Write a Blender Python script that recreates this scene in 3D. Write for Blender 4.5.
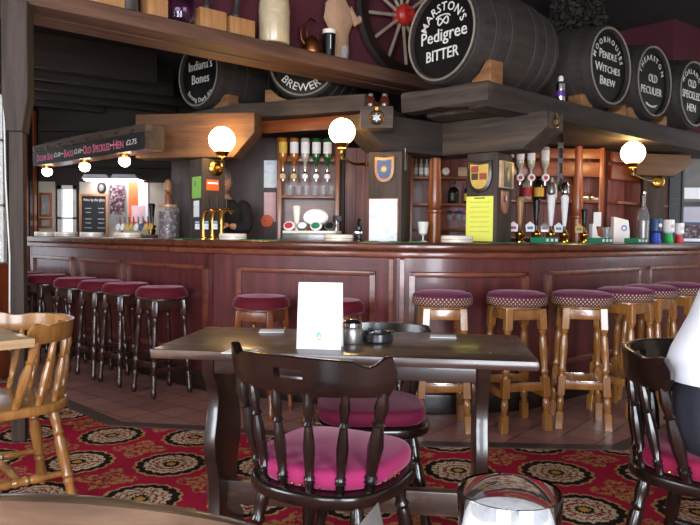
import bpy, bmesh, math, random
from mathutils import Vector, Matrix, Euler
for o in list(bpy.data.objects): bpy.data.objects.remove(o)
scene = bpy.context.scene
C = scene.collection
R = math.radians
PI = math.pi
random.seed(7)

# ---------------------------------------------------------------- camera
EYE = Vector((0, 0, 1.13)); FPX = 680.0
CAMROT = Matrix.Rotation(R(90-2.27), 4, 'X') @ Matrix.Rotation(R(0.6), 4, 'Z')
cd = bpy.data.cameras.new('camera'); cam = bpy.data.objects.new('camera', cd); C.objects.link(cam)
cam.matrix_world = Matrix.Translation(EYE) @ CAMROT
cd.sensor_width = 36; cd.lens = 36*FPX/700; cd.clip_start = .02
scene.camera = cam

# ---------------------------------------------------------------- world, daylight, exposure
w = bpy.data.worlds.new('sky'); scene.world = w; w.use_nodes = True
bg = w.node_tree.nodes['Background']; bg.inputs[0].default_value = (.86, .92, 1, 1); bg.inputs[1].default_value = 1.5
vs = scene.view_settings
vs.view_transform = 'Standard'; vs.look = 'None'; vs.gamma = 1; vs.exposure = 0.55
try: vs.use_curve_mapping = False
except Exception: pass

def area(name, loc, aim, sx, sy, power, col=(.86, .92, 1)):
    l = bpy.data.lights.new(name, 'AREA'); l.shape = 'RECTANGLE'; l.size = sx; l.size_y = sy; l.energy = power; l.color = col
    o = bpy.data.objects.new(name, l); C.objects.link(o); o.location = loc
    o.rotation_euler = (Vector(aim)-Vector(loc)).to_track_quat('-Z', 'Y').to_euler()
    return o
# daylight entering by the two windows in the wall behind the camera and the one in the left wall
area('window_daylight', (-1.35, -2.46, 1.4), (-1.3, 2.5, 1.2), 1.9, 2.3, 190)
area('window_daylight', (1.45, -2.46, 1.4), (1.4, 2.5, 1.2), 1.9, 2.3, 190)
area('window_daylight', (-3.74, .6, 1.75), (0, 1.6, .8), 1.6, 1.5, 60)
area('window_daylight', (4.42, 5.75, 1.6), (3.9, 7.2, 1.4), .9, 1.4, 11)

# ---------------------------------------------------------------- pixel -> place helpers (700 x 525 frame)
def ray(px, py):
    return (CAMROT.to_3x3() @ Vector(((px-350)/FPX, -(py-262.5)/FPX, -1))).normalized()
def at(px, py, Y):                    # point on that sight line at world depth Y
    d = ray(px, py); return EYE + d*(Y/d.y)
def onz(px, py, z):                   # point on that sight line at height z
    d = ray(px, py); return EYE + d*((z-EYE.z)/d.z)

# ---------------------------------------------------------------- materials
def lin(h):
    h = h.lstrip('#'); v = [int(h[i:i+2], 16)/255 for i in (0, 2, 4)]
    return tuple((c/12.92 if c <= .04045 else ((c+.055)/1.055)**2.4) for c in v) + (1,)
class NT:
    def __init__(s, name):
        s.m = bpy.data.materials.new(name); s.m.use_nodes = True; s.t = s.m.node_tree
        s.b = s.t.nodes['Principled BSDF']
    def n(s, typ, **kw):
        n = s.t.nodes.new(typ)
        for k, v in kw.items(): setattr(n, k, v)
        return n
    def put(s, sock, v):
        if isinstance(v, bpy.types.NodeSocket): s.t.links.new(v, sock)
        else: sock.default_value = v
    def math(s, op, a, b=None, c=None):
        n = s.n('ShaderNodeMath', operation=op); s.put(n.inputs[0], a)
        if b is not None: s.put(n.inputs[1], b)
        if c is not None: s.put(n.inputs[2], c)
        return n.outputs[0]
    def mix(s, f, a, b):
        n = s.n('ShaderNodeMix', data_type='RGBA'); s.put(n.inputs[0], f); s.put(n.inputs[6], a); s.put(n.inputs[7], b)
        return n.outputs[2]
    def obj(s): return s.n('ShaderNodeTexCoord').outputs['Object']
    def xyz(s, v):
        n = s.n('ShaderNodeSeparateXYZ'); s.put(n.inputs[0], v); return n.outputs
    def mapping(s, v, sc=(1, 1, 1), rot=(0, 0, 0), loc=(0, 0, 0)):
        n = s.n('ShaderNodeMapping'); s.put(n.inputs[0], v); n.inputs['Scale'].default_value = sc
        n.inputs['Rotation'].default_value = rot; n.inputs['Location'].default_value = loc; return n.outputs[0]
    def noise(s, v, scale, detail=3, rough=.6):
        n = s.n('ShaderNodeTexNoise'); s.put(n.inputs['Vector'], v); n.inputs['Scale'].default_value = scale
        n.inputs['Detail'].default_value = detail; n.inputs['Roughness'].default_value = rough; return n.outputs['Fac']
    def ramp(s, f, stops):
        n = s.n('ShaderNodeValToRGB'); s.put(n.inputs[0], f); e = n.color_ramp.elements
        while len(e) < len(stops): e.new(.5)
        for i, (p, c) in enumerate(stops): e[i].position = p; e[i].color = c
        return n.outputs[0]
    def bump(s, h, st=.3, d=.01):
        n = s.n('ShaderNodeBump'); s.put(n.inputs['Height'], h); n.inputs['Strength'].default_value = st
        n.inputs['Distance'].default_value = d; s.t.links.new(n.outputs[0], s.b.inputs['Normal'])
    def base(s, col, rough=.5, metal=0, coat=0, spec=None):
        s.put(s.b.inputs['Base Color'], col); s.put(s.b.inputs['Roughness'], rough); s.b.inputs['Metallic'].default_value = metal
        s.b.inputs['Coat Weight'].default_value = coat; s.b.inputs['Coat Roughness'].default_value = .12
        if spec is not None: s.b.inputs['Specular IOR Level'].default_value = spec
        return s.m
def plain(name, h, rough=.5, metal=0, coat=0, var=.12):
    t = NT(name); c = lin(h)
    f = t.noise(t.obj(), 14, 2)
    d = tuple(x*(1-var) for x in c[:3])+(1,); l = tuple(min(1, x*(1+var)) for x in c[:3])+(1,)
    return t.base(t.ramp(f, [(.3, d), (.7, l)]), rough, metal, coat)
def wood(name, dark, light, axis='x', rough=.4, coat=.0, scale=1., bump=.15, streak=.5, spec=None):
    t = NT(name); v = t.obj()
    sc = {'x': (1.2, 16, 16), 'y': (16, 1.2, 16), 'z': (16, 16, 1.2)}[axis]
    m = t.mapping(v, tuple(k*scale for k in sc))
    f = t.noise(m, 1.6, 5, .62); g = t.noise(v, 3.1*scale, 3)
    h = t.math('ADD', t.math('MULTIPLY', f, 1-.3*streak), t.math('MULTIPLY', g, .3*streak))
    col = t.ramp(h, [(.28, lin(dark)), (.72, lin(light))])
    rg = t.math('MULTIPLY_ADD', g, .25, rough-.12)
    if bump: t.bump(f, bump, .004)
    return t.base(col, rg, 0, coat, spec)
def emit(name, h, st, base='#ffffff'):
    t = NT(name); t.b.inputs['Emission Color'].default_value = lin(h); t.b.inputs['Emission Strength'].default_value = st
    return t.base(lin(base), .4)
def glassy(name, h='#ffffff', rough=.02, ior=1.45):
    t = NT(name); t.b.inputs['Transmission Weight'].default_value = 1; t.b.inputs['IOR'].default_value = ior
    return t.base(lin(h), rough)

M = {}
M['mahogany'] = wood('mahogany', '#3a1412', '#703034', 'z', .34, .35, .7, .06)
M['mahogany_top'] = wood('mahogany_top', '#3a1a10', '#6e3a26', 'x', .28, .4, .7, .05)
M['mould'] = wood('moulding_wood', '#53251a', '#8a4a34', 'x', .3, .4)
M['dark_oak'] = wood('dark_oak', '#130c0a', '#2b1b16', 'x', .33, .45, 1, .08)
M['dark_turned'] = wood('dark_turned', '#0d0807', '#1f120e', 'z', .24, .3, 1, .03)
M['stool_dark'] = wood('stool_dark', '#1c0e0b', '#44241b', 'z', .28, .4, 1, .03)
M['stool_brown'] = wood('stool_brown', '#4a2110', '#8a4a22', 'z', .32, .3, 1, .03)
M['pine'] = wood('pine', '#75491d', '#ab7840', 'z', .32, .4, 1, .03)
M['pine_x'] = wood('pine_x', '#a5743e', '#d3a566', 'x', .32, .4, 1, .03)
M['stool_pine'] = wood('stool_pine', '#7a4a1c', '#b0763a', 'z', .26, 1, 1, .02)
M['table'] = None
M['timber'] = wood('old_timber', '#1f1713', '#5a4a3e', 'x', .75, 0, .8, .5)
M['timber_dark'] = wood('dark_timber', '#17110f', '#42362f', 'x', .75, 0, .8, .5)  # darker copy of old timber; shading on the beams put into its colour
M['timber_z'] = wood('old_timber_upright', '#1e1613', '#52433a', 'z', .75, 0, .8, .5)
M['timber_warm'] = wood('warm_timber', '#3c2414', '#7d5632', 'x', .65, 0, .8, .4)
M['timber_red'] = wood('shelf_timber', '#38231a', '#74503c', 'x', .7, 0, .8, .4)
M['stave'] = wood('stave_oak', '#181311', '#3e332c', 'y', .72, 0, .9, .5)
M['orange_wood'] = wood('orange_wood', '#6a3114', '#a85a28', 'z', .34, .3)
M['orange_wood_x'] = wood('orange_wood_x', '#5e2c13', '#9c5226', 'x', .38, .2)
M['back_wood'] = wood('back_wood', '#482014', '#85472e', 'x', .42, .15)
M['iron'] = plain('iron', '#3a3533', .6, .3)
M['brass'] = plain('brass', '#c89a48', .22, 1)
M['copper'] = plain('copper', '#a8643e', .35, 1)
M['chrome'] = plain('chrome', '#c8c8cc', .15, 1)
M['black'] = plain('black_paint', '#0d0d0e', .35)
M['blackboard'] = plain('blackboard', '#171a1c', .6)
M['white_paint'] = plain('white_lettering', '#d8d6cf', .6)
M['paper'] = plain('white_paper', '#f2f1f4', .6, 0, 0, .03)
M['ceramic'] = plain('ceramic', '#e6e0d4', .25, 0, .3, .04)
M['yellow_paper'] = plain('yellow_paper', '#e8ea62', .6, 0, 0, .03)
M['green_paper'] = plain('green_paper', '#7fc04e', .6, 0, 0, .04)
M['orange_paper'] = plain('orange_paper', '#e0632a', .6)
M['green_towel'] = plain('green_towel', '#1f7d58', .9)
M['velvet_red'] = None
M['tar'] = plain('tan_cloth', '#b08a6e', .9)
M['maroon_wall'] = plain('maroon_plaster', '#4a1622', .85, 0, 0, .06)
M['cream_wall'] = plain('cream_plaster', '#b6aa98', .85, 0, 0, .05)
M['white_wall'] = plain('white_plaster', '#c3c0ca', .85, 0, 0, .04)
M['dark_ceiling'] = plain('dark_ceiling', '#1d1917', .9)
M['skin'] = plain('skin', '#c48d74', .5, 0, 0, .04)
M['glass'] = glassy('clear_glass')
M['pane'] = glassy('window_glass', '#ffffff', .0, 1.05)
def velvet(name, h, sheen):
    t = NT(name); c = lin(h); f = t.noise(t.obj(), 40, 3)
    t.b.inputs['Sheen Weight'].default_value = sheen; t.b.inputs['Sheen Roughness'].default_value = .35
    t.b.inputs['Sheen Tint'].default_value = (1, .55, .68, 1)
    return t.base(t.ramp(f, [(.3, tuple(x*.85 for x in c[:3])+(1,)), (.7, c)]), .75, spec=.2)
M['velvet_pink'] = velvet('pink_velvet', '#a02c60', .45)
M['velvet_crimson'] = velvet('crimson_velvet', '#84163c', .3)
M['velvet_dusky'] = velvet('dusky_velvet', '#641232', .25)
M['velvet_red'] = velvet('red_velvet', '#5c1020', .3)
def lattice():
    t = NT('lattice_fabric'); x, y, z = t.xyz(t.obj())
    a = t.math('MULTIPLY', t.math('ARCTAN2', y, x), 48/ (2*PI)*1.0)
    zz = t.math('MULTIPLY', z, 40)
    r = t.math('MULTIPLY', t.math('SQRT', t.math('ADD', t.math('MULTIPLY', x, x), t.math('MULTIPLY', y, y))), 40)
    q = t.math('ADD', zz, r)
    s1 = t.math('ABSOLUTE', t.math('SUBTRACT', t.math('FRACT', t.math('ADD', a, q)), .5))
    s2 = t.math('ABSOLUTE', t.math('SUBTRACT', t.math('FRACT', t.math('SUBTRACT', a, q)), .5))
    dot = t.math('GREATER_THAN', t.math('MINIMUM', s1, s2), .24)
    return t.base(t.mix(dot, lin('#54203a'), lin('#c2aa84')), .85)
M['lattice'] = lattice()
M['plum'] = velvet('plum_fabric', '#642646', .25)
def table_top():
    t = NT('worn_table_top'); v = t.obj()
    f = t.noise(t.mapping(v, (1.2, 14, 14)), 1.6, 5); g = t.noise(v, 3.2, 4, .65); g2 = t.noise(v, 9, 3)
    col = t.ramp(t.math('ADD', t.math('MULTIPLY', f, .5), t.math('MULTIPLY', g, .5)), [(.3, lin('#221712')), (.5, lin('#3c2a23')), (.66, lin('#74604f'))])
    rg = t.math('MULTIPLY_ADD', g2, .3, .18); t.bump(f, .05, .003)
    return t.base(col, rg, 0, .25)
M['table'] = table_top()
M['brown_rail'] = wood('brown_rail', '#2e2118', '#6a5442', 'x', .35, .3, 1, .03)
M['pale_top'] = wood('pale_top', '#a5825c', '#d6b68c', 'x', .35, .3, 1, .03)
M['dark_part'] = wood('dark_partition', '#24120e', '#40221a', 'z', .5)
M['gunmetal'] = plain('gunmetal', '#4a494c', .25, .8)
M['dark_panel'] = plain('dark_panel', '#2a1f1a', .8)
M['stoneware'] = plain('stoneware', '#b9a888', .3, 0, .3)
M['spoke_wood'] = plain('spoke_wood', '#8f8272', .7); M['hub_red'] = plain('hub_red', '#b02a22', .4)
M['hops'] = plain('hops', '#26221c', .9, 0, 0, .4); M['paper_pink'] = plain('pink_paper', '#e2b8b8', .6); M['pale_blue'] = plain('pale_blue', '#9fb8dc', .5)
M['pewter'] = plain('pewter', '#8d8a88', .35, .8)
M['grey_card'] = plain('grey_card', '#6f6a66', .6)
M['dark_glass'] = plain('dark_glass', '#15151a', .08, 0, .5)
def tongue_groove(name, d, l, pitch):
    t = NT(name); v = t.obj(); x, y, z = t.xyz(v)
    f = t.noise(t.mapping(v, (14, 14, 1.2)), 1.6, 5)
    gr = t.math('LESS_THAN', t.math('FRACT', t.math('DIVIDE', x, pitch)), .07)
    col = t.mix(gr, t.ramp(f, [(.3, lin(d)), (.7, lin(l))]), lin('#120705'))
    t.bump(t.math('SUBTRACT', 1, gr), .6, .006)
    return t.base(col, .45, 0, .1)
M['boards'] = tongue_groove('matchboard', '#5c261d', '#944e40', .085)
def carpet():
    t = NT('medallion_carpet'); v0 = t.mapping(t.obj(), (1, 1, 1), (0, 0, R(2)), (0, 0, 0)); nz = t.n('ShaderNodeTexNoise'); t.put(nz.inputs['Vector'], v0); nz.inputs['Scale'].default_value = 55; nz.inputs['Detail'].default_value = 2
    va = t.n('ShaderNodeVectorMath', operation='MULTIPLY_ADD'); t.put(va.inputs[0], nz.outputs['Color']); va.inputs[1].default_value = (.026, .026, 0); t.put(va.inputs[2], v0); v = va.outputs[0]; x, y, z = t.xyz(v)
    wob = t.noise(v, 26, 3, .7); wob2 = t.noise(v, 60, 2, .6)
    PX, PY = .468, .445
    def cell(off):
        u = t.math('ADD', t.math('DIVIDE', t.math('ADD', x, .97), PX), off)
        k = t.math('ADD', t.math('DIVIDE', t.math('SUBTRACT', y, 3.28), PY), off)
        fu = t.math('MULTIPLY', t.math('SUBTRACT', t.math('FRACT', t.math('ADD', u, .5)), .5), PX)
        fv = t.math('MULTIPLY', t.math('SUBTRACT', t.math('FRACT', t.math('ADD', k, .5)), .5), PY)
        r = t.math('SQRT', t.math('ADD', t.math('MULTIPLY', fu, fu), t.math('MULTIPLY', fv, fv)))
        return r, t.math('ARCTAN2', fv, fu)
    r, th = cell(0.0); r2, th2 = cell(.5)
    sc = t.math('ABSOLUTE', t.math('COSINE', t.math('MULTIPLY', th, 8)))
    rr = t.math('ADD', t.math('MULTIPLY', sc, -.012), t.math('ADD', r, t.math('MULTIPLY', t.math('SUBTRACT', wob, .5), .012)))
    red = '#a11c3a'
    def const(f, stops):
        n = t.n('ShaderNodeValToRGB'); t.put(n.inputs[0], f); n.color_ramp.interpolation = 'CONSTANT'; e = n.color_ramp.elements
        while len(e) < len(stops): e.new(.5)
        for i, (p, c) in enumerate(stops): e[i].position = p; e[i].color = lin(c)
        return n.outputs[0]
    med = const(t.math('MULTIPLY', rr, 5), [(0, '#b08a3e'), (.07, '#1b1014'), (.17, '#bfab88'), (.27, '#8c2030'), (.33, '#c4b496'), (.44, '#8e2a38'), (.48, '#c2b294'), (.6, '#231519'), (.775, '#b08a55'), (.84, red)])
    speck = t.math('GREATER_THAN', wob2, .56)
    incream = t.math('MULTIPLY', t.math('LESS_THAN', rr, .12), t.math('GREATER_THAN', rr, .034))
    med = t.mix(t.math('MULTIPLY', speck, incream), med, lin('#7e3038'))
    # sprays of gold leaves between the medallions
    pet = t.math('MULTIPLY', t.math('COSINE', t.math('MULTIPLY', th2, 4)), .03)
    inside2 = t.math('LESS_THAN', t.math('SUBTRACT', r2, pet), .115)
    leaf = t.math('GREATER_THAN', t.noise(v, 34, 3, .7), .5)
    gold = t.math('MULTIPLY', t.math('MULTIPLY', inside2, leaf), t.math('GREATER_THAN', rr, .168))
    col = t.mix(gold, med, lin('#a8824e'))
    ring2 = t.math('LESS_THAN', r2, .03)
    col = t.mix(t.math('MULTIPLY', ring2, speck), col, lin('#2a1418'))
    t.bump(wob2, .25, .004)
    return t.base(col, .95, spec=.1)
M['carpet'] = carpet()
def tiles():
    t = NT('quarry_tiles'); v = t.mapping(t.obj(), (1, 1, 1), (0, 0, R(38)))
    b = t.n('ShaderNodeTexBrick', offset=0.0, squash=1.0); t.put(b.inputs['Vector'], v)
    b.inputs['Color1'].default_value = lin('#a8746a'); b.inputs['Color2'].default_value = lin('#8a5a52'); b.inputs['Mortar'].default_value = lin('#2c2222')
    b.inputs['Scale'].default_value = 1; b.inputs['Mortar Size'].default_value = .006; b.inputs['Brick Width'].default_value = .2; b.inputs['Row Height'].default_value = .2
    f = t.noise(t.obj(), 5, 4)
    col = t.mix(t.math('MULTIPLY', f, .5), b.outputs['Color'], lin('#bb928a'))
    t.bump(b.outputs['Fac'], -.4, .004)
    return t.base(col, t.math('MULTIPLY_ADD', f, .3, .25), 0, .1)
M['tiles'] = tiles()
M['tile_border'] = plain('border_tile', '#4a3c3c', .45)

# ---------------------------------------------------------------- mesh helpers
def axis_m(p0, p1):
    p0, p1 = Vector(p0), Vector(p1)
    return Matrix.Translation(p0) @ (p1-p0).to_track_quat('Z', 'Y').to_matrix().to_4x4()
def TM(loc=(0, 0, 0), rz=0, rx=0, ry=0):
    return Matrix.Translation(loc) @ Euler((rx, ry, rz)).to_matrix().to_4x4()
class MB:
    def __init__(s): s.bm = bmesh.new(); s.mi = 0
    def _new(s, vs, fs, M_=None):
        if M_ is not None: vs = [M_ @ Vector(v) for v in vs]
        bv = [s.bm.verts.new(v) for v in vs]; out = []
        for f in fs:
            try:
                q = s.bm.faces.new([bv[i] for i in f]); q.material_index = s.mi; out.append(q)
            except ValueError: pass
        return bv, out
    def box(s, sx, sy, sz, c=(0, 0, 0), rz=0, M_=None, bev=0, cuts=0, jit=0):
        b = bmesh.new(); bmesh.ops.create_cube(b, size=1)
        for v in b.verts: v.co = Vector((v.co.x*sx, v.co.y*sy, v.co.z*sz))
        if cuts: bmesh.ops.subdivide_edges(b, edges=[e for e in b.edges if e.calc_length() > .25], cuts=cuts, use_grid_fill=True)
        if bev: bmesh.ops.bevel(b, geom=[e for e in b.edges if len(e.link_faces) == 2 and e.calc_face_angle(0) > .5], offset=bev, segments=2, profile=.6, affect='EDGES')
        if jit:
            for v in b.verts: v.co += Vector([random.uniform(-jit, jit) for _ in range(3)])
        T = TM(c, rz)
        if M_ is not None: T = M_ @ T
        b.verts.index_update()
        s._new([T @ v.co for v in b.verts], [[v.index for v in f.verts] for f in b.faces]); b.free(); return s
    def lathe(s, prof, n=16, M_=None, cap=True):
        vs, fs = [], []
        for r, z in prof:
            for k in range(n): vs.append((r*math.cos(2*PI*k/n), r*math.sin(2*PI*k/n), z))
        for i in range(len(prof)-1):
            for k in range(n):
                a = i*n+k; b = i*n+(k+1) % n; fs.append((a, b, b+n, a+n))
        if cap:
            fs.append(tuple(range(n))[::-1]); m = (len(prof)-1)*n; fs.append(tuple(range(m, m+n)))
        s._new(vs, fs, M_); return s
    def turned(s, p0, p1, prof, n=10):     # prof: (t 0..1, radius)
        L = (Vector(p1)-Vector(p0)).length
        return s.lathe([(r, t*L) for t, r in prof], n, axis_m(p0, p1))
    def cyl(s, r, p0, p1, n=14):
        return s.turned(p0, p1, [(0, r), (1, r)], n)
    def tube(s, pts, r, n=8):
        pts = [Vector(p) for p in pts]; rs = r if isinstance(r, (list, tuple)) else [r]*len(pts)
        vs, fs = [], []; up = Vector((0, 0, 1)); prev = None
        for i, p in enumerate(pts):
            d = (pts[min(i+1, len(pts)-1)]-pts[max(i-1, 0)]).normalized()
            if prev is None:
                a = d.cross(up if abs(d.z) < .95 else Vector((1, 0, 0))).normalized()
            else: a = (prev-d*prev.dot(d)).normalized()
            prev = a; b = d.cross(a)
            for k in range(n): vs.append(p+(a*math.cos(2*PI*k/n)+b*math.sin(2*PI*k/n))*rs[i])
        for i in range(len(pts)-1):
            for k in range(n):
                q = i*n+k; q2 = i*n+(k+1) % n; fs.append((q, q2, q2+n, q+n))
        fs.append(tuple(range(n))[::-1]); m = (len(pts)-1)*n; fs.append(tuple(range(m, m+n)))
        s._new(vs, fs); return s
    def prism(s, poly, z0, z1, M_=None, bev=0):
        b = bmesh.new(); n = len(poly)
        lo = [b.verts.new((p[0], p[1], z0)) for p in poly]; hi = [b.verts.new((p[0], p[1], z1)) for p in poly]
        b.faces.new(lo[::-1]); b.faces.new(hi)
        for i in range(n): b.faces.new((lo[i], lo[(i+1) % n], hi[(i+1) % n], hi[i]))
        bmesh.ops.recalc_face_normals(b, faces=b.faces)
        if bev: bmesh.ops.bevel(b, geom=[e for e in b.edges if abs(e.verts[0].co.z-e.verts[1].co.z) < 1e-6], offset=bev, segments=3, profile=.5, affect='EDGES')
        b.verts.index_update()
        vs = [v.co.copy() for v in b.verts]; fs = [[v.index for v in f.verts] for f in b.faces]; b.free()
        s._new(vs, fs, M_); return s
    def ball(s, r, c, sc=(1, 1, 1), n=14, M_=None):
        m = max(6, n//2); prof = [(max(1e-4, math.sin(PI*i/m)), -math.cos(PI*i/m)) for i in range(m+1)]
        T = Matrix.Translation(c) @ Matrix.Diagonal((r*sc[0], r*sc[1], r*sc[2], 1))
        return s.lathe(prof, n, T if M_ is None else M_ @ T)
    def geo(s, vs, fs, M_=None): s._new(vs, fs, M_); return s
    def build(s, name, mat, parent=None, angle=35, loc=None, rz=0):
        s.bm.normal_update()
        me = bpy.data.meshes.new(name); s.bm.to_mesh(me); s.bm.free()
        for m in (mat if isinstance(mat, (list, tuple)) else [mat]): me.materials.append(m)
        for p in me.polygons: p.use_smooth = True
        me.set_sharp_from_angle(angle=R(angle))
        o = bpy.data.objects.new(name, me); C.objects.link(o)
        if parent: o.parent = parent
        if loc is not None: o.location = loc; o.rotation_euler = (0, 0, rz)
        return o
def tag(o, label, cat, group=None):
    o['label'] = label; o['category'] = cat
    if group: o['group'] = group
    return o
def thing(name, label, cat, loc=(0, 0, 0), rz=0, group=None):
    o = bpy.data.objects.new(name, None); C.objects.link(o); o.empty_display_size = .1
    o.location = loc; o.rotation_euler = (0, 0, rz)
    return tag(o, label, cat, group)
def dup(root, label, loc, rz=0, group=None):
    r = root.copy(); C.objects.link(r); r.location = loc; r.rotation_euler = (0, 0, rz); r['label'] = label
    if group: r['group'] = group
    for ch in list(root.children):
        c = ch.copy(); C.objects.link(c); c.parent = r
        for g in list(ch.children):
            d = g.copy(); C.objects.link(d); d.parent = c
    return r
def struct(o): o['kind'] = 'structure'; return o
def heading(dx, dy): return math.atan2(dy, dx)-PI/2     # rotation that turns local +Y to (dx,dy)
# lettering as real raised mesh
_glyph = {}
def glyph(ch, bold):
    if (ch, bold) in _glyph: return _glyph[ch, bold]
    cu = bpy.data.curves.new('t', 'FONT'); cu.body = ch; cu.size = 1; cu.resolution_u = 2; cu.offset = bold; cu.extrude = .012
    ob = bpy.data.objects.new('t', cu); C.objects.link(ob); bpy.context.view_layer.update()
    me = bpy.data.meshes.new_from_object(ob.evaluated_get(bpy.context.evaluated_depsgraph_get()))
    vs = [v.co.copy() for v in me.vertices]; fs = [list(p.vertices) for p in me.polygons]
    cu.body = ch+'|'; bpy.context.view_layer.update()
    w2 = 0
    m2 = bpy.data.meshes.new_from_object(ob.evaluated_get(bpy.context.evaluated_depsgraph_get())); mx2 = max(v.co.x for v in m2.vertices)
    cu.body = '|'; bpy.context.view_layer.update()
    m3 = bpy.data.meshes.new_from_object(ob.evaluated_get(bpy.context.evaluated_depsgraph_get())); adv = mx2-max(v.co.x for v in m3.vertices)
    bpy.data.objects.remove(ob); bpy.data.curves.remove(cu)
    for m_ in (me, m2, m3): bpy.data.meshes.remove(m_)
    _glyph[ch, bold] = (vs, fs, adv); return _glyph[ch, bold]
def layout(txt, smallcaps=0):
    out = []
    for ch in txt:
        k = 1.0
        if smallcaps and ch.islower(): ch = ch.upper(); k = smallcaps
        out.append((ch, k))
    return out
def text(mb, txt, size, M_, bold=.0, wide=1., smallcaps=0, fit=None):
    ly = layout(txt, smallcaps); adv = [(glyph(c, bold)[2] if c != ' ' else .28)*k for c, k in ly]; W = sum(adv)*size*wide
    if fit: wide *= fit/W; W = fit
    x = -W/2
    for (c, k), a in zip(ly, adv):
        if c != ' ':
            vs, fs, _ = glyph(c, bold)
            mb.geo(vs, fs, M_ @ Matrix.Translation((x, 0, 0)) @ Matrix.Diagonal((size*k*wide, size*k, size, 1)))
        x += a*size*wide
def arc_text(mb, txt, size, M_, rad, mid=90, bold=.0, wide=1., span=None, smallcaps=0):   # mid degrees: 90 top, -90 bottom
    ly = layout(txt, smallcaps); adv = [(glyph(c, bold)[2] if c != ' ' else .28)*size*wide*k for c, k in ly]; W = sum(adv)
    k0 = (R(span)*rad/W) if span else 1; a = -W*k0/2; top = mid > 0
    for (c, k), ad in zip(ly, adv):
        s = (a+ad*k0/2)/rad; a += ad*k0
        if c == ' ': continue
        th = R(mid)-s if top else R(mid)+s
        rot = th-PI/2 if top else th+PI/2
        vs, fs, _ = glyph(c, bold)
        T = Matrix.Translation((rad*math.cos(th), rad*math.sin(th), 0)) @ Matrix.Rotation(rot, 4, 'Z') @ Matrix.Diagonal((size*wide*k, size*k, size, 1)) @ Matrix.Translation((-ad/(size*wide*k)/2, 0 if top else -.35, 0))
        mb.geo(vs, fs, M_ @ T)
FACE = Matrix.Rotation(PI/2, 4, 'X')      # text plane XY -> vertical XZ plane facing -Y
# ================================================================ SETTING
def poly_slab(name, poly, z0, z1, mat):
    return struct(MB().prism(poly, z0, z1).build(name, mat))
XL, XR, YF, YB, ZC = -3.9, 4.5, -2.6, 8.5, 3.35
EDGE = [(-3.9, 6.53), (-1.36, 4.03), (-.84, 3.955), (.42, 3.70), (1.44, 3.67), (4.5, 6.4)]
poly_slab('floor', [(XL, YF), (XR, YF), (XR, 6.4)]+EDGE[::-1][1:], -.06, 0, M['carpet'])
poly_slab('floor_tiles', EDGE+[(XR, YB), (XL, YB)], -.06, .001, M['tiles'])
def offset(path, d):                      # to the right of travel (towards the room for a path running left to right)
    out = []; n = len(path)
    for i, p in enumerate(path):
        ns = []
        if i > 0: a = Vector(path[i])-Vector(path[i-1]); ns.append(Vector((a.y, -a.x)).normalized())
        if i < n-1: a = Vector(path[i+1])-Vector(path[i]); ns.append(Vector((a.y, -a.x)).normalized())
        m = sum(ns, Vector((0, 0))).normalized(); k = d/max(.3, m.dot(ns[0])); out.append((p[0]+m.x*k, p[1]+m.y*k))
    return out
def ribbon(mb, path, d0, d1, z0, z1, bev=0):
    path = [Vector(p) for p in path]
    mb.prism([tuple(p) for p in offset(path, d1)]+[tuple(p) for p in offset(path, d0)][::-1], z0, z1, None, bev)
def sub(path, s0, s1):
    out = []; acc = 0; path = [Vector(p) for p in path]
    for a, b in zip(path, path[1:]):
        L = (b-a).length
        for s in (s0, s1):
            if acc <= s < acc+L or (s >= acc+L and b is path[-1] and s-acc-L < .01): out.append((s, a.lerp(b, (s-acc)/L)))
        acc += L
        if s0 < acc < s1: out.append((acc, b))
    return [p for _, p in sorted(out, key=lambda q: q[0])]
bd = MB(); ribbon(bd, EDGE, 0, .09, 0, .004); struct(bd.build('trim_1', M['tile_border']))
T_ = .1
def wall(name, pts, z0, z1, mat, th=T_):
    (x0, y0), (x1, y1) = pts; d = Vector((x1-x0, y1-y0)); n = Vector((-d.y, d.x)).normalized()*th
    return struct(MB().prism([(x0, y0), (x1, y1), (x1+n.x, y1+n.y), (x0+n.x, y0+n.y)], z0, z1).build(name, mat))
def wall_holes(name, axis, c, lo, hi, z1, holes, mat, th):   # wall at x=c or y=c with rectangular openings (a0,a1,z0,z1)
    mb = MB(); cur = lo
    def seg(a0, a1, b0, b1):
        if a1-a0 < 1e-4 or b1-b0 < 1e-4: return
        if axis == 'y': mb.box(a1-a0, th, b1-b0, ((a0+a1)/2, c, (b0+b1)/2))
        else: mb.box(th, a1-a0, b1-b0, (c, (a0+a1)/2, (b0+b1)/2))
    for a0, a1, b0, b1 in sorted(holes):
        seg(cur, a0, 0, z1); seg(a0, a1, 0, b0); seg(a0, a1, b1, z1); cur = a1
    seg(cur, hi, 0, z1); return struct(mb.build(name, mat))
FW = [(-2.35, -.35, .2, 2.6), (.45, 2.45, .2, 2.6)]
wall_holes('wall_front', 'y', YF-.05, XL, XR, ZC, FW, M['cream_wall'], .1)
wall_holes('wall_left', 'x', XL-.05, YF, YB, ZC, [(-.2, 1.4, .95, 2.55), (6.6, 7.72, .7, 2.88)], M['cream_wall'], .1)
wall_holes('wall_right', 'x', XR+.05, YF, YB, ZC, [(5.25, 6.25, .85, 2.35)], M['cream_wall'], .1)
BW = (-3.66, -3.42, .9, 1.72)
wall_holes('wall_back', 'y', YB+.05, XL, XR, ZC, [BW], M['dark_panel'], .1)
M['window_frame'] = plain('window_frame_paint', '#d9d6d0', .5)
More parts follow.
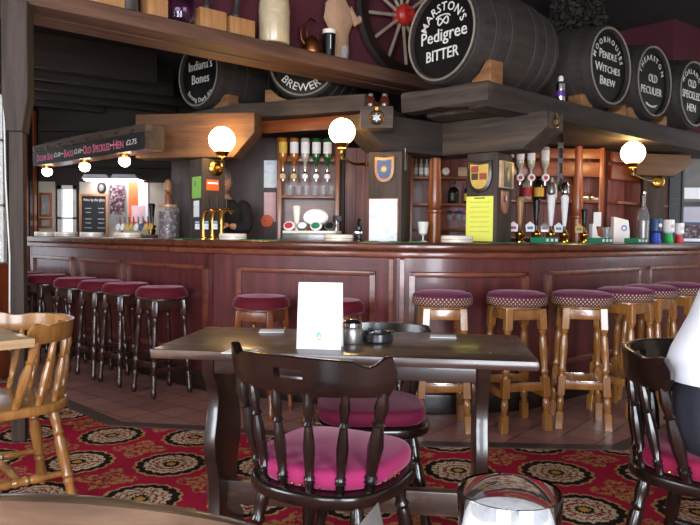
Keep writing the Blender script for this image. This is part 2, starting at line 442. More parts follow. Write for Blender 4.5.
def window(n, axis, c, a0, a1, b0, b1, nx, nz):
    fr = MB(); f = .05; wd = a1-a0; h = b1-b0
    def bar(u, v, su, sv):
        if axis == 'y': fr.box(su, .06, sv, (u, c, v))
        else: fr.box(.06, su, sv, (c, u, v))
    for u in (a0+f/2, a1-f/2): bar(u, (b0+b1)/2, f, h)
    for v in (b0+f/2, b1-f/2): bar((a0+a1)/2, v, wd, f)
    for i in range(1, nx): bar(a0+wd*i/nx, (b0+b1)/2, .025, h)
    for i in range(1, nz): bar((a0+a1)/2, b0+h*i/nz, wd, .025)
    o = struct(fr.build('window_%d' % n, M['window_frame']))
    g = MB()
    if axis == 'y': g.box(wd-.02, .006, h-.02, ((a0+a1)/2, c, (b0+b1)/2))
    else: g.box(.006, wd-.02, h-.02, (c, (a0+a1)/2, (b0+b1)/2))
    g.build('pane', M['pane'], o)
window(1, 'y', YF-.04, *FW[0], 3, 3); window(2, 'y', YF-.04, *FW[1], 3, 3)
window(3, 'x', XL-.04, -.2, 1.4, .95, 2.55, 3, 3); window(4, 'x', XL-.04, 6.6, 7.72, .7, 2.88, 2, 3)
window(6, 'x', XR+.04, 5.25, 6.25, .85, 2.35, 2, 3); window(5, 'y', YB+.04, *BW, 1, 2)
# upper maroon wall over the jug shelf, high ceiling in front of it, low joisted ceiling behind
BD = Vector((.766, .643)); BN = Vector((-.643, .766)); G0 = Vector((-1.8, 3.6))
def bp(t, off=0, z=0):
    p = G0+BD*t+BN*off; return Vector((p.x, p.y, z))
u0, u1 = bp(-2.62, .2), bp(6.6, .2)
wall('wall_upper', [(u0.x, u0.y), (u1.x, u1.y)], 2.45, ZC, M['maroon_wall'], .04)
poly_slab('ceiling', [(XL, YF), (XR, YF), (XR, YB), (XL, YB)], ZC, ZC+.08, M['dark_ceiling'])
a0, a1 = bp(-2.5, .25), bp(5.6, .25)
poly_slab('ceiling_low', [(XL+.02, a0.y+.1), (a1.x, a1.y), (a1.x, YB-.02), (XL+.02, YB-.02)], 2.9, 2.98, M['dark_ceiling'])
brst = MB(); ck = Vector((3.25, 6.95))
brst.prism([(ck.x, ck.y), (ck.x+1.0, ck.y+.75), (ck.x+.4, ck.y+1.5), (ck.x-.75, ck.y+.85)], 2.12, ZC-.001)
struct(brst.build('wall_chimney_breast', M['maroon_wall']))
# dark joists under the low ceiling
def beam(name, p0, p1, th, z0, z1, mat, label=None, cat='beam', group=None, kind=None, jit=.006, bev=.012, parent=None):
    p0, p1 = Vector(p0), Vector(p1); L = (p1-p0).length
    mb = MB().box(L, th, z1-z0, (L/2, th/2, (z0+z1)/2), bev=bev, cuts=3 if jit else 0, jit=jit)
    o = mb.build(name, mat, parent, loc=(p0.x, p0.y, 0), rz=math.atan2((p1-p0).y, (p1-p0).x))
    if label: tag(o, label, cat, group)
    if kind: o['kind'] = kind
    return o
M['joist'] = wood('dark_joist', '#15100e', '#34281f', 'x', .8, 0, .8, .4)
for i in range(5):
    y0 = 5.35+.62*i; x0 = XL+.06; x1 = -1.9; y1 = y0+(x1-x0)*.7
    if y1 > YB-.1: x1 = x0+(YB-.1-y0)/.7; y1 = YB-.1
    beam('ceiling_joist', (x0, y0), (x1, y1), .09, 2.6, 2.9, M['joist'], 'dark joist of the low ceiling behind the jug shelf, %s from the front' % ['first', 'second', 'third', 'fourth', 'fifth'][i], 'beam', 'joists of the low ceiling', bev=.01, jit=0)
for i, z in enumerate((2.42, 2.2, 1.98)): struct(MB().box(3.0, .08, .09, (-2.35, YB-.045, z)).build('trim_%d' % (i+2), M['joist']))
struct(MB().box(1.75, .03, 1.76, (-2.98, YB-.016, .88)).build('wall_back_cream', M['cream_wall'])) if 0 else None
mbp = MB(); mbp.box(.215, .03, 1.76, (-3.785, YB-.016, .88)); mbp.box(1.3, .03, 1.76, (-2.72, YB-.016, .88)); struct(mbp.build('wall_back_cream', M['cream_wall']))
struct(MB().box(.02, .76, ZC-.6, (XL+.011, 8.11, ZC/2-.2)).build('wall_left_panel', M['dark_panel']))
# partitions seen behind the bar
wall('wall_matchboard', [(1.35, 6.16), (-.05, 6.16)], 0, 2.03, M['boards'], .05) if 0 else None
o = MB().box(2.4, .05, 1.94, (0, 0, .97)).build('wall_matchboard', M['boards'], loc=(1.15, 6.34, 0)); struct(o)
o = MB().box(1.3, .05, 1.94, (.65, 0, .97)).build('wall_matchboard_right', M['boards'], loc=(2.36, 6.34, 0), rz=math.atan2(.65, .76)); struct(o)
o = MB().box(1.6, .05, 2.02, (0, 0, 1.01)).build('wall_dark_partition', M['dark_part'], loc=(-.86, 6.34, 0)); struct(o)
o = MB().box(1.1, .08, 2.1, (0, 0, 1.05)).build('wall_white_partition', M['white_wall'], loc=(4.0, 7.4, 0)); struct(o)

# ================================================================ BAR COUNTER
L_, A_, B_, D_ = (-3.23, 6.86), (-.966, 4.83), (.30, 4.33), (1.18, 4.45)
CUR = [B_, (.45, 4.31), (.6, 4.305), (.76, 4.32), (.91, 4.35), (1.05, 4.395), D_]
E_ = (3.55, 6.48)
FULL = [L_, A_]+CUR+[E_]
ZT = 1.09
bar = thing('bar_counter', 'long mahogany panelled pub bar counter wrapping round the servery', 'bar counter', (0, 0, 0))
for seg in ([L_, A_], [A_, B_], CUR, [D_, E_]):
    mb = MB(); ribbon(mb, seg, -.04, 0, .02, 1.03); mb.build('front_panel', M['mahogany'], bar)
mb = MB(); ribbon(mb, FULL, 0, .03, 0, .13, .008); mb.build('skirting', M['dark_oak'], bar)
mb = MB(); ribbon(mb, FULL, -.6, .065, 1.035, ZT, .018); mb.build('countertop', M['mahogany_top'], bar)
mb = MB(); ribbon(mb, FULL, 0, .03, .99, 1.035, .012); mb.build('cornice', M['mould'], bar)
mb = MB(); ribbon(mb, FULL, -.59, -.55, .02, 1.03); mb.build('back_panel', M['back_wood'], bar)
for name in ('left', 'right'):
    pass
lo = MB(); lo.prism([L_, (L_[0]+.36, L_[1]+.40), (L_[0]+.39, L_[1]+.37), (L_[0]+.03, L_[1]-.03)], .02, 1.03); lo.build('end_panel', M['mahogany'], bar)
LA = [A_, L_]
def mframe(path, s0, s1, sgn=1, z0=.25, z1=.905):
    p = sub(path, s0, s1)
    if sgn < 0: p = p[::-1]
    mb = MB(); tot = s1-s0
    ribbon(mb, p, 0, .022, z1-.035, z1, .007); ribbon(mb, p, 0, .022, z0, z0+.035, .007)
    for q in (sub(path, s0, s0+.035), sub(path, s1-.035, s1)):
        if sgn < 0: q = q[::-1]
        ribbon(mb, q, 0, .022, z0, z1, .007)
    mb.build('panel_moulding', M['mould'], bar)
for a, b in ((.07, 1.18), (1.257, 1.955), (2.11, 2.96)): mframe(LA, a, b, -1)
mframe([A_, B_], .196, 1.22)
mframe(CUR, .08, .88)
for a, b in ((.19, 1.47), (1.62, 2.9)): mframe([D_, E_], a, b)
for path, s in (([A_, B_], 1.315), (CUR, .02)):
    p = sub(path, s, s+.028); mb = MB(); ribbon(mb, p, 0, .025, .13, .99, .01); mb.build('pilaster', M['mould'], bar)

# ================================================================ OVERHEAD TIMBERS
def zslab(name, poly, z0, z1, mat, label, cat, parent=None):
    return tag(MB().prism(poly, z0, z1, None, .006).build(name, mat, parent), label, cat)
W_, Q1, Q2 = (-3.7, 8.25), (-.92, 5.7), (.10, 5.24)
def inn(p, q, d):
    p, q = Vector(p), Vector(q); n = Vector((-(q-p).y, (q-p).x)).normalized(); return n*d
beam('lintel_beam', W_, Q1, .16, 2.09, 2.22, M['timber'], 'weathered lintel beam over the left bar above the price board')
beam('lintel_beam', Q1, Q2, .16, 2.09, 2.22, M['timber'], 'weathered lintel beam over the middle of the bar under the brewery barrel')
W2 = (-2.5, 7.17)
dk = offset([Vector(W2), Vector(Q1), Vector(Q2)], -.17); dk2 = offset([Vector(W2), Vector(Q1), Vector(Q2)], -.95)
zslab('barrel_deck', [tuple(p) for p in dk]+[tuple(p) for p in dk2][::-1], 2.09, 2.20, M['timber_warm'], 'board deck behind the left and middle lintel carrying the half hidden barrels', 'shelf')
S1, K_, T2_ = (.33, 4.62), (.84, 4.2), (3.5, 6.47)
beam('barrel_stand_beam', S1, K_, .14, 1.96, 2.09, M['timber'], 'short grey timber under the front of the largest barrel')
beam('barrel_stand_beam', K_, T2_, .16, 1.93, 2.08, M['timber_dark'], 'long dark beam carrying the row of three barrels on the right')
zslab('barrel_deck', [(.52, 4.74), (.85, 4.46), (3.34, 6.60), (2.86, 7.2), (1.2, 5.95), (.93, 5.62)], 1.95, 2.07, M['timber'], 'board deck behind the corner beams carrying the four large barrels', 'shelf')
def cantilever(p0, p1, th, z0, z1, mat, label, ch=.17, both=False, brass=False):
    p0, p1 = Vector(p0), Vector(p1); L = (p1-p0).length; h = z1-z0
    poly = [(0, z0), (L-ch, z0), (L, z0+h*.55), (L, z1), (0, z1)]
    mb = MB().prism(poly, -th/2, th/2, FACE, .008)
    o = mb.build('bracket_beam', mat, loc=(p0.x, p0.y, 0), rz=math.atan2((p1-p0).y, (p1-p0).x))
    return tag(o, label, 'beam')
cantilever((.66, 5.07), (.03, 4.62), .24, 1.71, 1.945, M['timber_dark'], 'dark bracket beam with chamfered end above the post with the white notice')
bB = cantilever((.615, 5.12), (1.33, 4.47), .24, 1.71, 1.945, M['timber'], 'cracked grey bracket beam with chamfered end above the post with the yellow notice')
cantilever((-1.72, 5.6), (-.74, 5.44), .2, 1.735, 2.085, M['timber_warm'], 'brown bracket beam with chamfered end above the left globe lamp')
cantilever((2.64, 6.46), (3.2, 6.57), .2, 1.72, 1.925, M['timber_warm'], 'lamp-lit bracket beam with chamfered end on the right-hand post')
tag(MB().box(1.2, .03, .1, (0, 0, 0), bev=.004).build('pelmet_board', M['orange_wood_x'], loc=(-.37, 5.62, 2.036), rz=math.atan2(Q2[1]-Q1[1], Q2[0]-Q1[0])), 'orange-brown pelmet board under the middle lintel beam', 'board')
def post(p, sx, sy, z1, rz, mat, label):
    o = MB().box(sx, sy, z1-ZT-.002, (0, 0, (z1-ZT)/2), bev=.012, cuts=3, jit=.0).build('timber_post', mat, loc=(p[0], p[1], ZT), rz=rz)
    return tag(o, label, 'post')
RM = math.atan2(B_[1]-A_[1], B_[0]-A_[0])
post((-1.16, 5.52), .21, .21, 1.73, R(39.4), M['timber_z'], 'brown post beside the left taps with a green note')
post((.275, 4.80), .243, .243, 1.71, R(-20.2), M['timber_z'], 'dark post carrying the blue shield and white notice')
post((.975, 4.80), .236, .236, 1.71, R(-38), M['timber_z'], 'dark post carrying the red and gold shield and yellow notice')
post((2.88, 6.52), .19, .19, 1.72, R(-15), M['timber_z'], 'post behind the right globe lamp')
def column(p, r, z1, mat, label):
    mb = MB().lathe([(r*1.05, .002), (r*1.05, 1.30), (r*1.25, 1.31), (r*1.25, 1.325), (r*.95, 1.34), (r*1.12, 1.37), (r*1.15, 1.42), (r*1.0, 1.55), (r*.85, 1.75), (r*.8, z1)], 18)
    return tag(mb.build('turned_column', mat, loc=(p[0], p[1], 0)), label, 'column')
column((.625, 5.08), .047, 1.705, M['orange_wood'], 'orange turned column where the two bracket beams meet')
column((2.03, 6.1), .045, 1.945, M['orange_wood'], 'dark red turned column right of the hand pumps')

# canopy with price board over the left bar
F0, F1 = Vector((-1.55, 5.06)), Vector((-2.99, 6.42))
can = thing('bar_canopy', 'canopy over the left bar with a black price board lettered in pink', 'canopy', (F1.x, F1.y, 0), math.atan2((F0-F1).y, (F0-F1).x))
CL = (F0-F1).length
MB().box(CL, .02, .125, (CL/2, .01, 1.815)).build('price_board', M['blackboard'], can)
MB().box(CL+.06, .07, .06, (CL/2+.02, .035, 1.91), bev=.01).build('top_rail', M['timber'], can)
MB().box(CL, .16, .02, (CL/2, .1, 1.765)).build('soffit', M['orange_wood_x'], can)
MB().box(.02, .16, .16, (CL+.005, .1, 1.84)).build('end_board', M['timber_dark'], can)
MB().box(CL, .16, .02, (CL/2, .1, 1.925)).build('top_board', M['timber'], can)
M['pink_paint'] = plain('pink_lettering', '#d06a86', .6)
FM = lambda x, z: Matrix.Translation((x, 0, z)) @ FACE
for txt, x, wd, sz in (('Doom Bar', .27, .36, .085), ('Bass', .76, .19, .085), ('Old Speckled', 1.27, .48, .092), ('Hen', 1.63, .17, .092)):
    mb = MB(); text(mb, txt, sz*1.08, FM(x, 1.785), .016, smallcaps=.8, fit=wd); mb.build('lettering', M['pink_paint'], can)
for txt, x, wd in (('£2.60', .53, .14), ('£2.60', .93, .13), ('£2.75', 1.83, .16)):
    mb = MB(); text(mb, txt, .055, FM(x, 1.8), .014, fit=wd); mb.build('price', M['white_paint'], can)
for x in (.635, 1.015, 1.525): MB().box(.035, .004, .008, (x, -.002, 1.82)).build('dash', M['white_paint'], can)
for i in range(8):
    x = .1+i*(CL-.2)/7
    MB().tube([(x, -.0, 1.905), (x, -.025, 1.905), (x, -.03, 1.885), (x, -.015, 1.875)], .004, 6).build('hook', M['brass'], can)
bulb_m = emit('bulb_glow', '#ffe9c8', 14)
for i, (px, py) in enumerate(((52, 173), (85, 164.5), (115, 158))):
    q = onz(px, py, 1.72); lc = can.matrix_basis.inverted() @ q; lc.y = .1; lc.x = min(CL-.08, max(.08, lc.x)); q = can.matrix_basis @ lc
    s = thing('spot_lamp', 'glowing spot lamp under the canopy, %s' % ['farthest left', 'middle of the three', 'nearest the orange notice'][i], 'lamp', (q.x, q.y, 1.718), 0, 'spot lamps under the canopy')
    MB().lathe([(.03, .0), (.042, .012), (.042, .036)], 14).build('lamp_cap', M['brass'], s)
    MB().ball(.046, (0, 0, -.015)).build('bulb', bulb_m, s)

# shelf beam with the jugs, and its post
jug = thing('jug_shelf_beam', 'long brown timber shelf beam carrying jugs and a cartwheel', 'shelf', (*bp(-2.6).xy, 0), math.atan2(BD.y, BD.x))
MB().box(6.8, .17, .1, (3.4, .085, 2.39), bev=.014, cuts=3, jit=.004).build('front_plank', M['timber_red'], jug)
MB().box(6.8, .19, .09, (3.4, .27, 2.385), bev=.012, cuts=3, jit=.004).build('rear_plank', M['timber_red'], jug)
q = at(17, 200, 3.62)
pst = thing('shelf_post', 'dark stepped post holding up the left end of the jug shelf', 'post', (-1.785, 3.66, 0), R(12))
MB().box(.07, .08, 2.0, (.0, 0, 1.0), bev=.006).build('shaft', M['timber_z'], pst)
MB().prism([(-.04, 1.66), (.04, 1.66), (.07, 1.84), (.07, 2.34), (-.06, 2.34), (-.06, 1.84)], -.07, .07, FACE, .008).build('head_block', M['timber_z'], pst)
MB().tube([(-.05, -.03, 2.3), (-.055, -.05, 1.9), (-.045, -.06, 1.4), (-.03, -.055, 1.0), (-.035, -.055, .5)], .004, 6).build('cable', M['white_paint'], pst)

# ================================================================ BARRELS
RB = .34
def barrel(label, head, dirv, z, letter, r=.29, wedge=False):
    b = thing('beer_barrel', label, 'barrel', (head[0], head[1], z), heading(-dirv[0], -dirv[1]), 'lettered beer barrels above the bar')
    L = .86; k = r/.29
    def R_(y): t = (y/L-.5)*2; return k*(.335-.045*t*t)
    prof = [(R_(L*i/14), L*i/14) for i in range(15)]
    AX = Matrix.Rotation(-PI/2, 4, 'X')
    mb = MB(); n = 36
    mb.lathe(prof, n, AX, cap=False)
    mb.lathe([(prof[0][0], 0), (prof[0][0]-.028, 0), (prof[0][0]-.03, .035)], n, AX, cap=False)
    mb.lathe([(prof[-1][0]-.03, L-.03), (prof[-1][0]-.028, L), (prof[-1][0], L)], n, AX, cap=False)
    mb.lathe([(.001, L-.03), (prof[-1][0]-.03, L-.03)], n, AX, cap=False)
    mb.build('staves', M['stave'], b)
    MB().lathe([(.001, .028), (prof[0][0]-.028, .028), (prof[0][0]-.028, .034)], n, AX, cap=False).build('painted_head', M['black'], b)
    for y0, y1 in ((.015, .06), (.15, .195), (.29, .33), (.53, .57), (.66, .705), (.8, .845)):
        MB().lathe([(R_(y0)+.001, y0), (R_(y0)+.005, y0+.002), (R_(y1)+.005, y1-.002), (R_(y1)+.001, y1)], n, AX, cap=False).build('hoop', M['iron'], b)
    mb = MB(); rr = prof[0][0]-.014
    mb.tube([(rr*math.cos(2*PI*i/40), -.002, rr*math.sin(2*PI*i/40)) for i in range(41)], .0075, 6); mb.build('rim', M['rim'], b)
    class Lines:
        def __call__(s_, nm='lettering'): s_.l.append((nm, MB())); return s_.l[-1][1]
    ln = Lines(); ln.l = []; letter(ln, Matrix.Translation((0, .026, 0)) @ FACE, k)
    for nm, mb in ln.l: mb.build(nm, M['white_paint'], b)
    return b
M['rim'] = plain('worn_rim', '#7d766a', .7)
def at2(T, x, y): return T @ Matrix.Translation((x, y, 0))
def let_m(mb, T, k):
    arc_text(mb(), "MARSTON'S", .078, T, .158, 92, .008, span=146)
    text(mb(), 'Pedigree', .115, at2(T, 0, -.03), .006, fit=.41); text(mb(), 'BITTER', .1, at2(T, -.01, -.15), .01, fit=.29)
    e = mb('knot_emblem')
    e.tube([T @ Vector((.045*math.sin(2*PI*i/40), .092+.022*math.sin(4*PI*i/40), .004)) for i in range(41)], .005, 5)
    e.tube([T @ Vector((.06*math.cos(a), .112+.02*math.sin(a), .004)) for a in [PI*i/10 for i in range(11)]], .005, 5)
def let_p(mb, T, k):
    arc_text(mb(), 'MOORHOUSES', .058, T, .178, 90, .002, span=158)
    for s, y, f in (('Pendle', .055, .25), ('Witches', -.045, .35), ('Brew', -.14, .22)): text(mb(), s, .092, at2(T, 0, y), .0, smallcaps=.78, fit=f)
def let_t(mb, T, k):
    arc_text(mb(), 'THEAKSTON', .062, T, .175, 92, .002, span=150)
    text(mb(), 'OLD', .09, at2(T, .02, .0), .002, fit=.15); text(mb(), 'PECULIER', .085, at2(T, 0, -.1), .002, fit=.35)
    mb('scroll_emblem').tube([T @ Vector((.2*math.cos(R(a)), .2*math.sin(R(a)), .004)) for a in range(-118, -61, 6)], [.004, .009, .006, .01, .006, .01, .006, .009, .006, .004][:10], 5)
def let_h(mb, T, k):
    arc_text(mb(), 'MORLAND', .062, T, .178, 95, .002, span=120)
    for s, y, f in (('OLD', .06, .16), ('SPECKLED', -.04, .37), ('HEN', -.15, .18)): text(mb(), s, .095, at2(T, 0, y), .002, fit=f)
def let_i(mb, T, k):
    text(mb(), "Indiana's", .115, at2(T, 0, .045), .002, fit=.35); text(mb(), 'Bones', .115, at2(T, 0, -.075), .002, fit=.26)
    arc_text(mb(), 'Strong Dark Ale', .055, T, .222, -92, .004, span=100)
def let_b(mb, T, k):
    arc_text(mb(), 'BREWERY', .09, T, .205, -90, .004, span=110)
barrel('largest barrel, on the corner beams, its black head showing a knot emblem', (.565, 4.42), (-.78, -.63), 2.425, let_m, .30)
barrel('barrel with white lettered head, first right of the silver spray can', (1.93, 5.12), (.64, -.77), 2.412, let_p)
barrel('barrel on the long beam whose black head has a small scroll under the lettering', (2.47, 5.60), (.64, -.77), 2.412, let_t)
barrel('barrel at the far right end of the long beam, cut by the right edge', (3.03, 6.06), (.64, -.77), 2.412, let_h)
barrel('barrel with slim white lettering on its head, left of two under the jug shelf', (-1.36, 6.06), (-.66, -.75), 2.542, let_i)
barrel('barrel with only BREWER showing below the jug shelf', (-.40, 5.57), (-.2, -.98), 2.542, let_b)
def chock(p, z, rz, sx, sz, label):
    o = MB().prism([(-sx/2, 0), (sx/2, 0), (sx/2, sz*.3), (.1*sx, sz*.55), (-.25*sx, sz), (-sx/2, sz)], -.06, .06, FACE, .004).build('barrel_chock', M['orange_chock'], loc=(p[0], p[1], z), rz=rz)
    return tag(o, label, 'wedge', 'wooden wedges under the barrels')
M['orange_chock'] = wood('chock_wood', '#5a3a24', '#96683e', 'x', .6)
chock((.85, 4.315), 2.07, R(129), .15, .15, 'orange-brown wedge steadying the largest barrel at the corner')
def bch(h, side, label): chock((h[0]-.064+side*.185, h[1]+.077+side*.154), 2.07, R(40 if side < 0 else 220), .14, .1, label)
bch((1.93, 5.12), -1, 'wooden wedge on the long beam just right of the spray can')
bch((1.93, 5.12), 1, 'wooden wedge on the long beam between the first two of three barrels, nearer the first')
bch((2.47, 5.60), -1, 'wooden wedge on the long beam between the first two of three barrels, nearer the second')
bch((2.47, 5.60), 1, 'wooden wedge on the long beam between the last two of three barrels')
chock((-1.10, 5.99), 2.20, R(138.7), .2, .13, 'grey wedge right of the left barrel under the jug shelf')
chock((-.61, 5.73), 2.20, R(-11.5), .2, .13, 'grey wedge left of the half hidden brewery barrel')
# ================================================================ CHAIRS
def grid_rail(mb, cols, levels, inner, outer, hole=None):
    # cols: list of angles; inner/outer(i,j)->point; hole (i0,i1,j0,j1) leaves an opening
    n, m = len(cols), levels
    I = [[inner(i, j) for j in range(m)] for i in range(n)]; O = [[outer(i, j) for j in range(m)] for i in range(n)]
    def solid(i, j):
        if i < 0 or j < 0 or i >= n-1 or j >= m-1: return False
        return not (hole and hole[0] <= i < hole[1] and hole[2] <= j < hole[3])
    vs = [p for r in I for p in r]+[p for r in O for p in r]; N = n*m; ix = lambda i, j, o: i*m+j+(N if o else 0)
    fs = []
    for i in range(n-1):
        for j in range(m-1):
            if not solid(i, j): continue
            fs.append((ix(i, j, 0), ix(i, j+1, 0), ix(i+1, j+1, 0), ix(i+1, j, 0)))
            fs.append((ix(i, j, 1), ix(i+1, j, 1), ix(i+1, j+1, 1), ix(i, j+1, 1)))
            for (di, dj, a, b) in ((-1, 0, (i, j), (i, j+1)), (1, 0, (i+1, j+1), (i+1, j)), (0, -1, (i+1, j), (i, j)), (0, 1, (i, j+1), (i+1, j+1))):
                if not solid(i+di, j+dj): fs.append((ix(*a, 0), ix(*a, 1), ix(*b, 1), ix(*b, 0)))
    mb.geo(vs, fs); bmesh.ops.recalc_face_normals(mb.bm, faces=mb.bm.faces[:])
SPIN = [(0, .011), (.08, .013), (.1, .0165), (.12, .012), (.14, .016), (.17, .0115), (.3, .0145), (.45, .017), (.58, .0135), (.66, .0105), (.68, .0155), (.71, .0105), (.85, .0155), (.93, .0115), (1, .0095)]
LEGP = [(0, .013), (.05, .019), (.12, .021), (.2, .0165), (.23, .0225), (.26, .0165), (.3, .021), (.45, .0235), (.6, .019), (.64, .024), (.67, .018), (.7, .023), (.74, .0175), (.88, .024), (.96, .018), (1, .015)]
STRP = [(0, .011), (.2, .013), (.35, .019), (.4, .014), (.44, .02), (.5, .015), (.56, .02), (.6, .014), (.65, .019), (.8, .013), (1, .011)]
def wave(u, style):            # top edge of the back rail, u -1..1
    a = abs(u)
    if style == 'plain': return .0
    if style == 'hump': return -.09*u*u
    if style == 'soft': return .45*wave(u, 'wave')
    e = max(0, 1-((a-.94)/.16)**2)*.022
    hump = .012*(1-(a/.6)**2) if a < .6 else -.028*math.sin(PI*min(1, (a-.6)/.3)) if a < .9 else -.0
    return (hump+e)*.55
def captain_chair(label, loc, rz, wood_m, cush, top, seat_z=.455, group='captain chairs', slot=True, style='wave', rail_h=.095, spread=48, nsp=7, Rr=.33, cat='chair', full=True):
    t = thing('captain_chair', label, cat, loc, rz, group)
    def outline(k):
        out = []
        for i in range(36):
            a = 2*PI*i/36; c, s = math.cos(a), math.sin(a); p = 2/2.6
            p = 2/3.4 if s > 0 else 2/2.4; out.append((k*.222*math.copysign(abs(c)**p, c), k*(.215 if s > 0 else .225)*math.copysign(abs(s)**p, s)))
        return out
    MB().prism(outline(1), seat_z-.04, seat_z, None, .012).build('seat', wood_m, t)
    if cush:
        MB().prism([(x, y+.008) for x, y in outline(.93)], seat_z+.001, seat_z+.058, None, .022).build('cushion', cush, t)
        if full:
            st = MB()
            for i in range(5, 31): st.ball(.005, (.93*.222*math.cos(PI+PI*(i-5)/25), .93*.225*math.sin(PI+PI*(i-5)/25)*.97+.008-.004, seat_z+.012), n=6)
            st.build('studs', M['brass'], t)
    cy = -.235+Rr; zb = top-rail_h; n = 41
    ang = [R(-spread+2*spread*i/(n-1)) for i in range(n)]
    lev = 8
    def zz(i, j):
        u = -1+2*i/(n-1); tz = top+wave(u, style)
        fr = [0, .16, .44, .68, .86, .93, .975, 1][j]
        z = zb+(tz-zb)*fr; a = abs(u)
        if a > .93: k = math.sqrt(max(0, 1-((a-.93)/.07)**2)); mid = (zb+tz)/2; z = mid+(z-mid)*max(.25, k)
        return z
    def pt(rad, i, j):
        lean = (zz(i, j)-zb)*.12
        e = .006 if j in (0, lev-1) else 0
        return lambda sg: (math.sin(ang[i])*(rad+lean+sg*(.0125-e)), cy-math.cos(ang[i])*(rad+lean+sg*(.0125-e)), zz(i, j))
    mb = MB(); grid_rail(mb, ang, lev, lambda i, j: pt(Rr, i, j)(-1), lambda i, j: pt(Rr, i, j)(1), (17, 23, 2, 3) if slot else None)
    mb.build('back_rail', wood_m, t, 50)
    for k in range(nsp):
        u = -.9+1.8*k/(nsp-1); a = R(spread)*u; b = R(spread*1.28)*u
        p0 = (math.sin(b)*.205*1.02, -.0-math.cos(b)*.205, seat_z-.002) if True else None
        p1 = (math.sin(a)*(Rr+.001), cy-math.cos(a)*(Rr+.001), zb+.012)
        k2 = 1.28 if k in (0, nsp-1) else 1
        MB().turned(p0, p1, [(q, r*k2) for q, r in SPIN], 10).build('spindle', wood_m, t)
    if full:
        L = [(sx*.145, sy*.135, sx*.205, sy*.2) for sx in (-1, 1) for sy in (-1, 1)]
        for x0, y0, x1, y1 in L: MB().turned((x0, y0, seat_z-.035), (x1, y1, 0.0), LEGP, 12).build('leg', wood_m, t)
        for sx in (-1, 1): MB().turned((sx*.182, -.17, .16), (sx*.182, .17, .16), STRP, 10).build('stretcher', wood_m, t)
        MB().turned((-.182, 0, .16), (.182, 0, .16), STRP, 10).build('stretcher', wood_m, t)
    return t
captain_chair('dark captain chair with bright pink cushion in front of the table, back to us', (-.045, 1.965, 0), heading(.45, .89), M['dark_turned'], M['velvet_pink'], .812, nsp=6)
captain_chair('dark low-backed chair with dusky pink seat tucked in behind the table', (.085, 2.63, 0), heading(0.05, -1), M['dark_turned'], M['velvet_dusky'], .765, .435, slot=False, style='plain', rail_h=.06)
captain_chair('dark captain chair with crimson cushion that the person in white sits on', (1.11, 2.06, 0), heading(.70, -.71), M['dark_turned'], M['velvet_crimson'], .79, .44, spread=80, Rr=.26, nsp=9, style='soft')
captain_chair('pine captain chair beside the pale left-hand table', (-1.39, 2.74, 0), heading(-.75, -.66), M['pine'], None, .775, .455, slot=True, nsp=9, spread=84, Rr=.25, style='soft', rail_h=.075)
captain_chair('brown chair whose curved top rail shows at the bottom left corner', (-.31, 1.03, 0), heading(.1, 1), M['brown_rail'], None, .823, .455, slot=False, style='hump', rail_h=.12)

# ================================================================ TABLES
TC, TR = Vector((-.0, 2.375)), R(-7.2)
tb = thing('refectory_table', 'long dark worn pub table with slab legs in the middle of the room', 'table', (TC.x, TC.y, 0), TR)
MB().box(1.225, .56, .032, (0, 0, .743), bev=.011).build('tabletop', M['table'], tb)
for sy in (-1, 1): MB().box(.86, .022, .06, (0, sy*.17, .696), bev=.003).build('apron', M['dark_oak'], tb)
def slab_profile():
    half = [(.20, .0), (.20, .05), (.17, .075), (.115, .12), (.10, .2), (.108, .28), (.145, .36), (.155, .43), (.13, .5), (.115, .56), (.135, .62), (.17, .66), (.18, .727)]
    return half+[(-x, z) for x, z in half[::-1]]
YZ = Matrix(((0, 0, 1, 0), (1, 0, 0, 0), (0, 1, 0, 0), (0, 0, 0, 1)))
for sx in (-1, 1): MB().prism(slab_profile(), -.021, .021, Matrix.Translation((sx*.455, 0, 0)) @ YZ, .004).build('slab_leg', M['dark_oak'], tb)
MB().box(1.02, .045, .085, (0, 0, .205), bev=.004).build('stretcher', M['table'], tb)
for sx in (-1, 1): MB().box(.02, .06, .03, (sx*.487, 0, .205), bev=.003).build('wedge', M['dark_oak'], tb)
t = thing('pub_table', 'pale wooden pub table with its corner at the left edge beside the pine chair', 'table', (-1.645, 2.45, 0), R(45))
MB().box(.72, .72, .035, (0, 0, .7305), bev=.008).build('tabletop', M['pale_top'], t)
MB().turned((0, 0, .712), (0, 0, .04), [(0, .09), (.03, .05), (.2, .045), (.45, .06), (.7, .04), (.95, .05), (1, .08)], 18).build('pedestal', M['pine'], t)
for k in range(4):
    a = PI/2*k; MB().tube([(0, 0, .07), (.14*math.cos(a), .14*math.sin(a), .06), (.27*math.cos(a), .27*math.sin(a), .026)], [.03, .028, .025], 10).build('foot', M['pine'], t)
t = thing('round_table', 'small round table under the foreground pint glass', 'table', (.2, .33, 0))
MB().lathe([(.02, .71), (.335, .71), (.345, .72), (.345, .735), (.335, .745), (.001, .745)], 40).build('tabletop', M['table'], t)
MB().turned((0, 0, .711), (0, 0, .05), [(0, .06), (.05, .035), (.3, .045), (.6, .03), (.9, .04), (1, .05)], 16).build('pedestal', M['dark_oak'], t)
for k in range(3):
    a = 2*PI*k/3+.4; MB().tube([(0, 0, .1), (.15*math.cos(a), .15*math.sin(a), .08), (.3*math.cos(a), .3*math.sin(a), .022)], [.025, .024, .02], 10).build('foot', M['dark_oak'], t)
